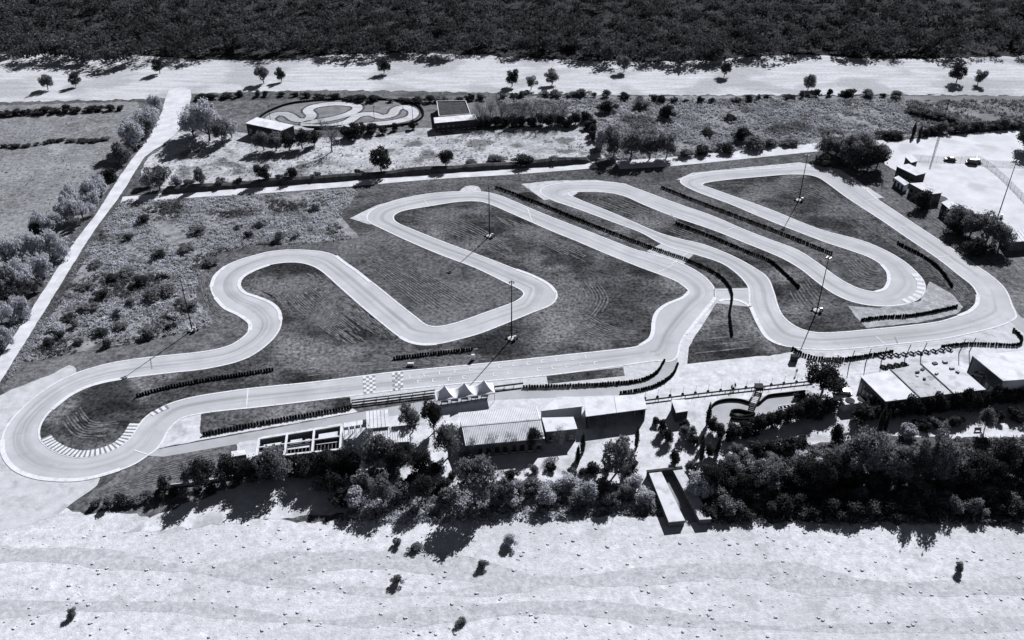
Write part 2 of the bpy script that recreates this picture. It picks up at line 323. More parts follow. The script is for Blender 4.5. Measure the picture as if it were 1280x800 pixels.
OUTER = [(820, 451), (755, 460), (685, 469), (590, 478), (500, 487), (437, 495), (380, 502), (320, 509), (280, 513), (250, 517), (227, 523), (211, 537), (204, 550), (196, 561), (185, 569), (168, 580), (145, 589), (120, 596), (95, 600), (70, 600), (45, 597), (25, 590), (12, 580), (4, 566), (3, 550), (8, 535), (20, 519), (42, 498), (68, 480), (95, 467), (120, 459), (145, 453), (187, 447), (250, 440.5), (282, 434), (300, 425), (312, 413), (312, 403), (299, 393.5), (281, 385), (269, 372), (264, 359), (269, 345), (282, 333), (300, 325), (320, 319), (340, 314.5), (366, 312.5), (395, 314), (414, 318), (428, 326), (447, 340), (470, 357), (497, 379), (520, 397), (532, 406), (546, 408.5), (570, 404), (607, 391), (638, 380), (651, 373), (655, 367), (649, 361), (630, 352), (595, 335), (550, 318), (510, 301), (478, 286), (462, 278), (459, 271), (465, 263), (480, 256), (510, 247), (545, 241.5), (582, 239.5), (607, 240.5), (625, 245), (640, 251), (680, 268), (740, 291.5), (790, 311), (812, 317), (850, 329), (875, 342), (889, 355), (893.5, 366), (890, 377), (876, 394), (858, 416), (850, 430), (846, 446), (836, 452)]
RIN = [(711, 243), (715, 240.5), (740, 239.5), (765, 241.5), (784, 246.5), (805, 256), (840, 270), (890, 287), (925, 301), (955, 313), (980, 324), (1002, 337), (1022, 353), (1042, 367), (1065, 377), (1090, 382), (1115, 382.5), (1136, 379), (1150, 372), (1156, 362), (1154, 351), (1145, 340), (1130, 327), (1108, 314), (1077, 301), (1022, 286), (960, 261), (915, 245), (890, 236), (878, 231.5), (885, 228), (915, 224), (960, 220), (985, 218), (1008, 218.5), (1023, 222), (1037, 231), (1060, 248), (1100, 274), (1135, 298), (1172, 323), (1200, 345), (1215, 357), (1222, 369), (1221, 380), (1212, 389), (1195, 396), (1170, 403), (1120, 409), (1082, 412.5), (1055, 415), (1022, 416), (998, 410), (980, 397), (972, 382), (967, 365), (959, 347), (941, 334), (915, 320), (880, 306), (850, 299), (820, 290), (790, 277), (760, 264), (727, 251)]
ROUT = [(676, 241), (679, 235), (690, 231), (715, 228), (752, 228), (778, 230), (793, 235), (820, 245), (847, 255), (890, 270), (927, 286), (960, 299), (995, 312), (1022, 329), (1042, 344), (1060, 355), (1077, 362), (1094, 365), (1106, 361), (1111, 352), (1110, 341), (1102, 331), (1085, 321), (1057, 311), (1027, 301), (960, 275), (915, 256), (877, 242), (859, 234), (851, 228), (854, 223), (867, 219.5), (880, 216.5), (915, 213.5), (960, 211), (997, 208), (1018, 209.5), (1036, 213), (1058, 220), (1075, 231), (1095, 248), (1120, 265), (1150, 285), (1185, 308), (1220, 332), (1240, 346), (1254, 359), (1261, 371), (1265, 383), (1270, 395), (1262, 402), (1240, 410), (1210, 417), (1175, 424), (1120, 430), (1060, 436), (1022, 437), (992, 434), (976, 431), (960, 423), (949, 407), (938, 383), (936.5, 362), (931, 352), (919, 340), (900, 328), (866, 317), (832, 307), (800, 290), (765, 277), (725, 262), (690, 250)]
island = smooth_pts(gp(ISLAND), True, 4); outer = smooth_pts(gp(OUTER), True, 4); rin = smooth_pts(gp(RIN), True, 4); rout = smooth_pts(gp(ROUT), True, 4)
# pale run-offs and aprons lie below the asphalt
sheet('runoff', gp([(437, 273), (470, 257), (505, 247), (520, 252), (480, 282), (459, 280)]), 0.036, 'sand')
sheet('runoff', gp([(652, 230), (690, 226), (745, 225), (784, 230), (720, 245), (680, 250)]), 0.036, 'sand')
sheet('runoff', smooth_pts(gp([(575, 241), (582, 233), (597, 233), (600, 242)]), True, 3), 0.036, 'sand')
sheet('runoff', gp([(845, 225), (865, 216), (935, 209), (1000, 203), (1050, 212), (1105, 247), (1080, 250), (990, 220)]), 0.036, 'sand')
sheet('runoff', gp([(618, 322), (650, 330), (690, 356), (700, 372), (690, 378), (650, 345)]), 0.036, 'sand')
sheet('runoff', gp([(848, 430), (893, 373), (899, 377), (866, 424), (862, 440), (858, 456), (846, 456)]), 0.034, 'gravel')
sheet('runoff', gp([(196, 562), (204, 548), (214, 530), (226, 521), (252, 516), (250, 541), (256, 545), (440, 510), (447, 515), (290, 543), (200, 560)]), 0.034, 'gravel')
sheet('runoff', gp([(436, 494), (545, 482), (690, 468), (822, 449), (834, 449), (824, 466), (802, 476), (655, 484), (540, 494), (440, 506)]), 0.034, 'concrete')
sheet('runoff', gp([(1065, 425), (1240, 408), (1268, 396), (1290, 400), (1290, 434), (1270, 432), (1180, 432), (1110, 441), (1000, 441), (990, 430)]), 0.034, 'sand')
sheet('pit_lane', gp([(196, 562), (250, 552), (345, 535), (447, 516), (545, 499), (655, 486), (760, 483), (800, 479), (822, 469), (832, 452), (847, 448), (847, 460), (836, 476), (815, 486), (776, 493), (700, 497), (620, 500), (545, 511), (455, 526), (297, 555), (205, 571), (186, 570)]), 0.042, 'pit_asphalt')
sheet('pit_exit', gp([(1250, 366), (1262, 372), (1272, 392), (1300, 420), (1300, 440), (1282, 418), (1264, 403)]), 0.042, 'pit_asphalt')
sheet('track', outer, 0.05, 'asphalt'); sheet('track', rout, 0.05, 'asphalt')
sheet('link_road', gp([(808, 314), (830, 303), (870, 315), (853, 332)]), 0.046, 'asphalt')
sheet('link_road', gp([(888, 361), (940, 360), (940, 384), (886, 378)]), 0.046, 'asphalt')
sheet('infield', island, 0.07, 'infield'); sheet('infield', rin, 0.07, 'infield')
sheet('infield', smooth_pts(gp([(720, 260), (760, 275), (800, 289), (828, 305), (830, 311), (820, 314), (790, 307), (730, 284), (650, 250), (655, 240), (680, 245)]), True, 3), 0.034, 'infield')
sheet('infield', gp([(859, 455), (861, 434), (896, 378), (905, 376), (932, 381), (942, 405), (975, 441), (940, 446)]), 0.043, 'infield')
sheet('infield', gp([(850, 331), (872, 318), (900, 329), (918, 341), (930, 353), (934, 362), (896, 360), (890, 353), (876, 341)]), 0.042, 'infield')
sheet('infield', gp([(251, 519), (320, 511), (438, 497), (439, 508), (340, 527), (253, 541)]), 0.044, 'infield')
sheet('infield', gp([(683, 470), (779, 459), (781, 470), (685, 480)]), 0.044, 'infield')
# outer apron inside the right loop and between the far legs
sheet('runoff', gp([(1060, 383), (1100, 385), (1150, 377), (1162, 352), (1190, 368), (1204, 384), (1195, 393), (1150, 403), (1083, 410), (1070, 397)]), 0.078, 'worn_ground')
sheet('runoff', smooth_pts(gp([(702, 244), (712, 239), (722, 241), (713, 246)]), True, 3), 0.078, 'sand')
# edge lines
for P_ in (island, outer, rin, rout):
    strip('edge_line', P_, -0.22, 0.28, 0.09, 'paint', closed=True)
def seg(px, n=6): return smooth_pts(gp(px), False, n)
# wider pale kerbs
KERBS = [[(899, 377), (906, 374.5), (920, 375), (932, 379.5), (938, 384)], [(351, 400), (348, 388), (338, 378.5), (320, 371), (306, 366), (299, 357), (303, 347), (318, 338), (337, 331)],
         [(861, 365), (853, 372.5), (833, 381), (821, 391), (817, 403), (816, 415), (812, 424), (800, 432)],
         [(420, 320), (430, 328), (447, 340), (463, 353)], [(500, 421), (511, 427), (527, 430.5), (546, 430)],
         [(1222, 369), (1221, 380), (1212, 389), (1198, 395)], [(1111, 352), (1110, 341), (1102, 331)], [(1094, 365), (1106, 361), (1111, 352)],
         [(264, 359), (269, 345), (282, 333)], [(269, 372), (281, 385), (299, 394), (312, 404), (312, 414)], [(3, 550), (4, 566), (12, 580), (25, 590), (45, 597), (70, 600), (95, 600), (120, 596), (150, 587)],
         [(976, 431), (960, 423), (949, 407), (938, 383)], [(894, 372), (890, 378), (876, 395), (858, 418)], [(695, 366), (685, 355), (665, 344.5), (645, 337)], [(65, 512), (85, 496), (107, 484.5), (130, 477.5), (155, 473)]]
for k in KERBS:
    P_ = seg(k); strip('kerb', P_, -0.55, 0.55, 0.11, 'kerb_paint')
# striped kerbs, each block its own piece
def striped_kerb(px, width, side, step, dark='kerb_dark'):
    F_ = resample(seg(px, 8), step / 4); P_ = [q for i, q in enumerate(F_) if i % 5 in (0, 3)]
    root = empty('striped_kerb', P_[0][0]); root['kind'] = 'structure'
    for i in range(len(P_) - 1):
        a, b = P_[i][0], P_[i + 1][0]; ta, tb = P_[i][1], P_[i + 1][1]
        na = Vector((-ta.y, ta.x, 0)) * side; nb = Vector((-tb.y, tb.x, 0)) * side
        m = MB(P_[0][0]).prism([a, b - (b - a) * 0.03, b + nb * width, a + na * width], 0.06, 0.13 + 0.01 * (i % 2))
        m.build('kerb_block', 'kerb_paint' if i % 2 == 0 else dark, root)
striped_kerb([(174, 530), (163, 547), (147, 560), (125, 568.5), (100, 572), (78, 568), (60, 559), (51, 549)], 2.3, -1, 0.95)
striped_kerb([(1134, 379.5), (1150, 372), (1156, 362), (1154, 351), (1145, 340)], 2.2, 1, 2.2, 'asphalt')
striped_kerb([(187, 517), (198, 511), (212, 505)], 1.6, -1, 1.2)
# rubbered-in racing lines
def midline(A, B):
    out = []
    for p in A[::2]:
        q = min(B, key=lambda b: (b - p).length_squared)
        if (q - p).length < 15: out.append((p + q) / 2)
    return smooth_pts(out[::2], True, 3)
strip('rubbered_line', midline(outer, island), -2.6, 2.6, 0.062, 'rubbered_line', closed=True, uv=True)
strip('rubbered_line', midline(rout, rin), -2.6, 2.6, 0.064, 'rubbered_line', closed=True, uv=True)
# start line, grid boxes and cross joints
def patch(name, a, b, c, d, nu, nv, cells, z, m):
    A, B, C_, D = (G(*q) for q in (a, b, c, d)); mb = MB()
    at = lambda u, v: (A * (1 - u) + B * u) * (1 - v) + (D * (1 - u) + C_ * u) * v
    for i, j in cells:
        q = [at(i / nu, j / nv), at((i + 1) / nu, j / nv), at((i + 1) / nu, (j + 1) / nv), at(i / nu, (j + 1) / nv)]
        mb.add([(p.x, p.y, z) for p in q], [(3, 2, 1, 0)])
    o = mb.build(name, m); o['kind'] = 'structure'; return o
cells = [(i, j) for i in range(4) for j in range(8)]
patch('start_line', (453.5, 471), (469, 469.5), (470, 491), (454.5, 493), 4, 8, [c for c in cells if sum(c) % 2 == 0], 0.095, 'paint')
patch('start_line', (453.5, 471), (469, 469.5), (470, 491), (454.5, 493), 4, 8, [c for c in cells if sum(c) % 2 == 1], 0.095, 'mark_dark')
patch('grid_line', (490, 466.5), (504, 465), (504, 487), (491, 489), 4, 8, [c for c in cells if sum(c) % 2 == 0 and random.random() < 0.6], 0.095, 'paint')
patch('grid_line', (490, 466.5), (504, 465), (504, 487), (491, 489), 4, 8, [c for c in cells if sum(c) % 2 == 1], 0.095, 'mark_dark')
GR = [(55, 165), (128, 155), (205, 145), (282, 138), (355, 128), (500, 112), (573, 105), (643, 97), (715, 88), (787, 80), (862, 72), (935, 65), (97, 190), (172, 183), (250, 177), (322, 168), (475, 152), (546, 145), (695, 128), (768, 118), (837, 110), (908, 102), (980, 97)]
for gx, gy in GR:
    c = G(500 + gx / 4, 430 + gy / 4); mb = MB(); d = (G(600, 454) - G(500, 464.5)).normalized(); n_ = Vector((-d.y, d.x, 0))
    def rect(u0, u1, v0, v1): mb.add([(c + d * u + n_ * v) + Vector((0, 0, 0.095)) for u, v in ((u0, v0), (u1, v0), (u1, v1), (u0, v1))], [(0, 1, 2, 3)])
    rect(-0.55, -0.3, -0.75, 0.75); rect(-0.3, 0.5, -0.75, -0.5); rect(-0.3, 0.5, 0.5, 0.75)
    mb.build('grid_box', 'paint')['kind'] = 'structure'
for a, b in [((665, 277), (659, 260)), ((842, 331), (822, 341)), ((906, 288), (921, 284)), ((945, 306), (932, 301)), ((1187, 320), (1170, 322)), ((1095, 421), (1106, 430)), ((190, 461), (188, 448)), ((310, 487), (308, 510)), ((530, 250), (536, 258)), ((1080, 251), (1098, 249)), ((1135, 284), (1120, 283)), ((860, 316), (838, 331)), ((893, 363), (936, 362)), ((893, 372), (893, 361)), ((1118, 421), (1122, 429)), ((940, 262), (948, 269)), ((168, 563), (184, 568)), ((845, 275), (838, 268)), ((1030, 219), (1050, 225))]:
    A, B = G(*a), G(*b); strip('joint_line', [A, (A + B) / 2, B], -0.16, 0.16, 0.093, 'paint' if random.random() < 0.7 else 'mark_dark')

# mown hay lines left on the grass
def mown(lines, n, label, wd=0.3, step=1.1):
    """n rows interpolated between two guide lines"""
    A, B = seg(lines[0], 6), seg(lines[1], 6); k = min(len(A), len(B)); mb = MB()
    for i in range(n):
        u = i / (n - 1); P_ = [A[j].lerp(B[j], u) for j in range(k)]; t0, t1 = random.uniform(0, .18), random.uniform(.8, 1)
        pts = [q for q in resample(P_, step)]; a, b = int(len(pts) * t0), int(len(pts) * t1); prev = None; on = True
        for p, t in pts[a:b]:
            if random.random() < .06: on = not on
            if not on and random.random() < .4: on = True
            w_ = wd * random.uniform(.35, 1.1) if on else 0.03; nn = Vector((-t.y, t.x, 0)) * w_; c0 = p + Vector((random.uniform(-.08, .08), random.uniform(-.08, .08), 0.085))
            cur = (c0 - nn, c0 + nn)
            if prev: mb.add([prev[0], cur[0], cur[1], prev[1]], [(0, 1, 2, 3)])
            prev = cur
    o = mb.build('mown_hay', 'mown_hay'); tag(o, label, 'hay', kind='stuff')
mown(([(368, 342), (420, 384), (480, 428)], [(398, 341), (440, 378), (498, 424)]), 14, 'thin mown hay lines along the first diagonal straight')
mown(([(345, 352), (370, 385), (440, 436)], [(368, 342), (400, 372), (470, 430)]), 12, 'thin mown hay lines inside the first loop')
mown(([(448, 322), (495, 358), (545, 398)], [(490, 318), (550, 352), (600, 382)]), 15, 'thin mown hay lines between the two diagonal straights')
mown(([(697, 352), (708, 368), (700, 384)], [(745, 350), (760, 375), (742, 402)]), 13, 'curved mown hay lines outside the middle corner')
mown(([(645, 275), (700, 298), (770, 328)], [(610, 268), (660, 295), (730, 332)]), 10, 'faint mown hay lines below the long upper straight')
mown(([(1022, 228), (1080, 268), (1160, 320)], [(1004, 226), (1060, 268), (1140, 322)]), 8, 'mown hay lines along the far straight')
mown(([(1172, 330), (1200, 352), (1216, 372)], [(1160, 335), (1190, 362), (1205, 382)]), 7, 'curved mown hay lines inside the last corner')
mown(([(868, 442), (905, 438), (955, 432)], [(890, 400), (912, 398), (938, 402)]), 6, 'mown hay lines in the grass triangle')
mown(([(75, 520), (95, 545), (135, 548)], [(100, 510), (118, 528), (160, 525)]), 8, 'curved mown hay lines inside the left hairpin')
mown(([(320, 345), (315, 358), (345, 372)], [(335, 345), (345, 360), (368, 395)]), 7, 'curved mown hay lines at the first loop kerb')
mown(([(500, 270), (560, 290), (640, 325)], [(530, 262), (590, 280), (650, 318)]), 9, 'faint mown hay lines inside the middle hairpin')
mown(([(1055, 330), (1075, 350), (1105, 352)], [(1070, 318), (1090, 335), (1106, 340)]), 7, 'curved mown hay lines inside the right-hand loop')
mown(([(690, 385), (740, 420), (800, 425)], [(740, 395), (770, 410), (812, 412)]), 9, 'faint mown hay lines on the wide infield grass')
mown(([(380, 440), (460, 445), (600, 430)], [(380, 470), (470, 462), (620, 448)]), 11, 'mown hay lines along the start straight')
mown(([(730, 250), (800, 275), (900, 312)], [(770, 246), (850, 278), (930, 308)]), 7, 'faint mown hay lines between the two far legs')
mown(([(930, 240), (1000, 240), (1050, 262)], [(905, 232), (1000, 228), (1030, 236)]), 7, 'faint mown hay lines inside the far corner')
mown(([(985, 360), (1000, 385), (1030, 405)], [(1010, 350), (1030, 375), (1065, 395)]), 8, 'mown hay lines round the right-hand mast')
mown(([(150, 600), (210, 578), (290, 556)], [(130, 618), (200, 602), (285, 582)]), 9, 'mown hay lines on the grass wedge')
mown(([(1108, 240), (1180, 290), (1270, 360)], [(1125, 228), (1195, 272), (1290, 345)]), 8, 'mown lines on the verge beside the far straight')
mown(([(250, 350), (258, 378), (278, 405)], [(262, 330), (262, 372), (290, 398)]), 6, 'mown lines on the verge outside the first loop')

# ================================================================== TYRE BARRIERS
prof = []
for k in range(4):
    z = 0.02 + k * 0.24; prof += [(0.27, z), (0.35, z + 0.06), (0.35, z + 0.16), (0.27, z + 0.22)]
prof += [(0.17, 0.99), (0.16, 0.8)]
STACK = MB().lathe((0, 0, 0), prof, 9).mesh('tyre_stack', 'rubber')
def tyre_barrier(px, label, rows=1, step=0.69):
    rows = 1
    P_ = resample(seg(px, 6), step); c = P_[0][0]
    root = empty('tyre_barrier', c); tag(root, label, 'tyre barrier', 'tyre barriers round the circuit')
    for p, t in P_:
        for r in range(rows):
            o = link('tyre_stack', STACK, root); q = p + Vector((-t.y, t.x, 0)) * (r * 0.72) - c
            o.location = (q.x + random.uniform(-.05, .05), q.y + random.uniform(-.05, .05), 0.085); o.rotation_euler = (0, 0, random.uniform(0, 3)); s = random.uniform(0.8, 0.92); o.scale = (s, s, random.choice((0.74, 0.78, 0.82, 0.95)))
    return root
tyre_barrier([(172, 496), (212, 485), (265, 475), (310, 468), (343, 463)], 'black tyre barrier on the grass before the left hairpin, behind the start straight', 2)
tyre_barrier([(493, 449), (540, 443.5), (592, 437.5)], 'short straight black tyre barrier on the grass opposite the white marquee', 2)
tyre_barrier([(255, 544), (320, 531.5), (380, 521), (440, 510.5)], 'black tyre barrier between the long grass strip and the pit lane', 2)
tyre_barrier([(655, 485), (705, 484), (760, 481), (800, 476.5), (820, 467), (831, 451)], 'curved black tyre barrier between start straight and pit lane mouth', 2)
tyre_barrier([(776, 492.5), (800, 488.5), (822, 482), (840, 470), (847.5, 455)], 'shorter curved black tyre barrier on the paddock side of the pit lane', 2)
tyre_barrier([(620, 235), (645, 244), (680, 257.5), (740, 282), (800, 305), (835, 317.5), (855, 324)], 'long black tyre barrier splitting the two halves of the circuit, upper run')
tyre_barrier([(856, 324.5), (890, 340), (906, 352), (914, 365), (914.5, 378), (912, 395), (915, 421)], 'black tyre barrier bending across the link road into the grass triangle')
tyre_barrier([(827, 235), (865, 250), (915, 269), (960, 286), (998, 301), (1040, 318)], 'long diagonal black tyre barrier below the far corner hairpin')
tyre_barrier([(845, 280), (890, 297), (935, 316), (962, 327), (982, 344), (999, 361)], 'black tyre barrier ending in a curve on the grass by the white cover slab')
tyre_barrier([(1122, 305), (1155, 322), (1175, 338), (1190, 359)], 'curved black tyre barrier on grass outside the right-hand loop')
tyre_barrier([(1077, 401), (1105, 397.5), (1135, 396), (1165, 391), (1197, 384)], 'thick black tyre barrier on pale run-off below the right-hand loop', 2)
tyre_barrier([(991, 437), (1005, 445), (1030, 450), (1060, 449.5), (1090, 445), (1116, 441)], 'black tyre barrier curving past the bushy tree by the kart row', 2)
tyre_barrier([(1177, 434.5), (1210, 431), (1245, 432), (1270, 432.5), (1277, 427), (1272, 418), (1265, 413)], 'black tyre barrier hooked round the pit exit above the white shed', 2)

# ================================================================== FLOODLIGHT MASTS
def mast(bx, by, ty, label, tower=False):
    h = height_for(bx, by, ty); c = G(bx, by); root = empty('floodlight_mast', c); tag(root, label, 'light mast', 'floodlight masts')
    MB().lathe((0, 0, 0.06), [(1.1, 0.0), (1.1, 0.3), (0.6, 0.45)], 12).build('base_slab', 'concrete', root)
    m = MB()
    for k in range(6):
        a = k * math.pi / 3; m.lathe((1.45 * math.cos(a), 1.45 * math.sin(a), 0.08), [(0.3, 0), (0.36, 0.06), (0.36, 0.2), (0.3, 0.26)], 8)
    m.build('tyre_ring', 'rubber', root)
    MB().tube((0, 0, 0.4), (0, 0, h), 0.19, 0.10, 8).build('mast_tube', 'dark_steel', root)
    MB().box((0.9, -0.5, 0.35), 0.7, 0.4, 1.1).build('switch_cabinet', 'car_white', root)
    MB().beam((-.6, 0, h), (.6, 0, h), 0.1, 0.1).beam((0, -.6, h + .1), (0, .6, h + .1), 0.1, 0.1).build('crossarm', 'dark_steel', root)
    for x, y in ((-.55, 0), (.55, 0), (0, -.55), (0, .55)):
        MB().box((x, y, h - 0.45), 0.42, 0.42, 0.3).tube((x, y, h - 0.2), (x, y, h), 0.05, 0.05, 5).build('floodlight', 'car_grey', root)
    return root
mast(240.5, 413, 345, 'tall floodlight mast at the corner of the rough scrub beside the hairpin')
mast(612, 296, 231, 'tall floodlight mast on the grass inside the middle hairpin')
mast(639.5, 424, 352, 'tall floodlight mast on the grass above the start grid')
mast(998.5, 251, 193, 'tall floodlight mast on the grass below the large tree clump')
mast(1021, 389, 321, 'tall floodlight mast with pale base between the two right-hand corners')
mast(1247, 272, 200, 'thin floodlight mast at the fence of the pale gravel lot')
# lattice mast by the far road
c = G(1171, 181); root = empty('lattice_mast', c); tag(root, 'slim lattice mast standing on the pale lot edge beyond the sheds', 'mast')
h = height_for(1171, 181, 124)
m = MB()
for k in range(3):
    a = k * 2 * math.pi / 3; m.tube((0.45 * math.cos(a), 0.45 * math.sin(a), 0), (0.25 * math.cos(a), 0.25 * math.sin(a), h), 0.06, 0.04, 5)
m.build('upright', 'dark_steel', root); m = MB(); nb = 16
for k in range(nb):
    for q in range(3):
        a0, a1 = q * 2 * math.pi / 3, (q + 1) * 2 * math.pi / 3; r0 = 0.45 - 0.2 * k / nb; r1 = 0.45 - 0.2 * (k + 1) / nb
        m.tube((r0 * math.cos(a0), r0 * math.sin(a0), h * k / nb), (r1 * math.cos(a1), r1 * math.sin(a1), h * (k + 1) / nb), 0.05, 0.05, 4)
m.build('bracing', 'dark_steel', root)

# ================================================================== SMALL THINGS ON THE GRASS
for x, y, where in ((628, 301, 'beside the middle floodlight mast'), (777.5, 361, 'alone on the wide infield grass'), (648, 438, 'on the grass above the grid boxes'), (888, 301, 'next to the diagonal tyre barrier'), (1009, 380.5, 'beside the mast between the right-hand corners'), (784.5, 216.5, 'on the grass by the farm road hedge'), (440, 446, 'on bare grass behind the start line')):
    c = G(x, y); s = 0.9 + 0.25 * random.random()
    tag(MB(c).lathe((c.x, c.y, 0.06), [(s, 0), (s, 0.22), (s * 0.8, 0.28), (0.25, 0.3)], 10).build('cover_slab', 'kerb_paint'), 'low white concrete cover slab ' + where, 'slab', 'white cover slabs')
def sign_board(x, y, label, wd, ht):
    c = G(x, y); r = empty('marker_board', c); tag(r, label, 'sign', 'marker boards by the start straight')
    MB().box((0, 0, 0.07), wd, 0.5, ht).build('panel', 'car_white', r); MB().box((0, 0, 0.05), wd + 0.3, 0.8, 0.1).build('foot', 'dark_steel', r)
sign_board(513.5, 457, 'low white marker board on grass left of the grid boxes', 1.6, 0.8)
sign_board(591.5, 450, 'upright white marker box beside the end of a tyre barrier', 0.9, 1.7)

# ================================================================== BUILDINGS
def quad_at(c4, u, v): return (c4[0] * (1 - u) + c4[1] * u) * (1 - v) + (c4[3] * (1 - u) + c4[2] * u) * v
def inset(c4, d):
    ce = sum(c4, Vector()) / 4; return [p + (ce - p).normalized() * d for p in c4]
def wall_windows(root, c, A, B, n, z0, z1, wfrac=0.55, kind='window', mt='glass'):
    d = (B - A); L_ = d.length; d = d.normalized(); nn = Vector((d.y, -d.x, 0))
    ce = c - (A + B) / 2
    if nn.dot(ce) > 0: nn = -nn
    for i in range(n):
        p = A + d * (L_ * (i + 0.5) / n); wd = L_ / n * wfrac
        a = p - d * wd / 2 + nn * 0.03; b = p + d * wd / 2 + nn * 0.03
        f = MB(c).prism([a - nn * .06, b - nn * .06, b + nn * 0.03, a + nn * 0.03], z0, z1).build(kind, mt, root)
        if kind == 'window':
            MB(c).prism([a - d * .08, b + d * .08, b + d * .08 + nn * 0.12, a - d * .08 + nn * 0.12], z0 - 0.14, z0 - 0.02).build('sill', 'white_wall', f)
def seams(root, c, A, B, C_, D, n, mt, name='roof_seam', lift=0.05):
    """thin standing seams running A->D and B->C, n of them"""
    mb = MB(c)
    for i in range(1, n):
        u = i / n; p = A * (1 - u) + B * u; q = D * (1 - u) + C_ * u
        mb.beam(p + Vector((0, 0, lift)), q + Vector((0, 0, lift)), 0.09, 0.1)
    mb.build(name, mt, root)
def roof_panels(root, c, c4, nu, nv, mts, thick=0.16, gap=0.006):
    for i in range(nu):
        for j in range(nv):
            q = [quad_at(c4, (i + a) / nu, (j + b) / nv) for a, b in ((gap, gap), (1 - gap, gap), (1 - gap, 1 - gap), (gap, 1 - gap))]
            dz = random.uniform(0, 0.03)
            mb = MB(c); mb.add([p + Vector((0, 0, dz)) for p in q] + [p - Vector((0, 0, thick)) for p in q], [(3, 2, 1, 0), (4, 5, 6, 7), (0, 1, 5, 4), (1, 2, 6, 5), (2, 3, 7, 6), (3, 0, 4, 7)])
            mb.build('roof_panel', mts[(i * 7 + j * 3) % len(mts)], root)
def flat_building(name, label, px, h, roofs, wall='white_wall', nu=1, nv=1, over=0.35, wins=(), seam=0, seam_mat='roof_worn', group=None, cat='building', open_front=False, parapet=0):
    c4 = [G(x, y, h) for x, y in px]                          # far left, far right, near right, near left
    ce = sum(c4, Vector()) / 4; c = Vector((ce.x, ce.y, 0)); root = empty(name, c); tag(root, label, cat, group)
    roof_panels(root, c, c4, nu, nv, roofs)
    ins = inset(c4, over); I2 = [Vector((p.x, p.y, 0)) for p in ins]
    if open_front:
        m = MB(c); t = 0.2
        for a, b in ((0, 1), (0, 3), (1, 2)):
            d = (I2[b] - I2[a]).normalized(); nn = Vector((-d.y, d.x, 0)) * t
            if nn.dot(c - (I2[a] + I2[b]) / 2) < 0: nn = -nn
            m.prism([I2[a], I2[b], I2[b] + nn, I2[a] + nn], 0.02 + a * 0.002, h - 0.19 - b * 0.004)
        m.build('wall', wall, root)
        for i in range(7):
            p = I2[3] + (I2[2] - I2[3]) * (0.03 + i / 6 * 0.94); MB(c).box((p.x, p.y, 0.02), 0.16, 0.16, h - 0.2).build('post', 'grey_wall', root)
    else:
        MB(c).prism(I2, 0.0, h - 0.17).build('wall', wall, root)
    if parapet:
        m = MB(c)
        for a, b in ((0, 1), (1, 2), (2, 3), (3, 0)): m.beam(c4[a] + Vector((0, 0, .1 + .004 * a)), c4[b] + Vector((0, 0, .1 + .004 * a)), 0.25, parapet)
        m.build('parapet', wall, root)
    if seam: seams(root, c, *c4, seam, seam_mat)
    for side, n, z0, z1, fr, kind in wins:
        a, b = {'near': (3, 2), 'left': (0, 3), 'right': (1, 2), 'far': (0, 1)}[side]
        wall_windows(root, c, I2[a], I2[b], n, z0, z1, fr, kind, 'glass' if kind == 'window' else 'dark_wall')
    return root, c, c4
def gable_building(name, label, px, h, rise, roof, wall, ridge_v=0.5, seam=0, wins=(), over=0.4, seam_mat='roof_worn', group=None, posts=0):
    """px: eave corners at height h; the ridge runs along the long (left-right) direction"""
    c4 = [G(x, y, h) for x, y in px]; ce = sum(c4, Vector()) / 4; c = Vector((ce.x, ce.y, 0)); root = empty(name, c); tag(root, label, 'building', group)
    r0 = c4[0].lerp(c4[3], ridge_v) + Vector((0, 0, rise)); r1 = c4[1].lerp(c4[2], ridge_v) + Vector((0, 0, rise)); t = Vector((0, 0, -0.14))
    for nm, q in (('roof_slope', [c4[0], c4[1], r1, r0]), ('roof_slope', [r0, r1, c4[2], c4[3]])):
        mb = MB(c); mb.add(q + [p + t for p in q], [(3, 2, 1, 0), (4, 5, 6, 7), (0, 1, 5, 4), (1, 2, 6, 5), (2, 3, 7, 6), (3, 0, 4, 7)]); s_ = mb.build(nm, roof, root)
        if seam:
            mb = MB(c)
            for i in range(1, seam):
                u = i / seam; mb.beam(q[0].lerp(q[1], u) + Vector((0, 0, .03)), q[3].lerp(q[2], u) + Vector((0, 0, .03)), 0.1, 0.09)
            mb.build('roof_seams', seam_mat, s_)
    mb = MB(c); mb.beam(r0 + Vector((0, 0, .05)), r1 + Vector((0, 0, .05)), 0.4, 0.08); mb.build('ridge_cap', seam_mat, root)
    I = inset(c4, over); I2 = [Vector((p.x, p.y, 0)) for p in I]; w_ = MB(c).prism(I2, 0, h - 0.3)
    for a, b, rr in ((0, 3, r0), (1, 2, r1)):
        A, B = Vector((I2[a].x, I2[a].y, h - 0.3)), Vector((I2[b].x, I2[b].y, h - 0.3)); rr = rr.lerp(r1 if rr is r0 else r0, 0.02) - Vector((0, 0, .25)); w_.add([A, B, rr], [(0, 1, 2)])
    w_.build('wall', wall, root)
    for side, n, z0, z1, fr, kind in wins:
        a, b = {'near': (3, 2), 'left': (0, 3), 'right': (1, 2), 'far': (0, 1)}[side]
        wall_windows(root, c, I2[a], I2[b], n, z0, z1, fr, kind, 'glass' if kind == 'window' else 'dark_wall')
    return root, c, c4

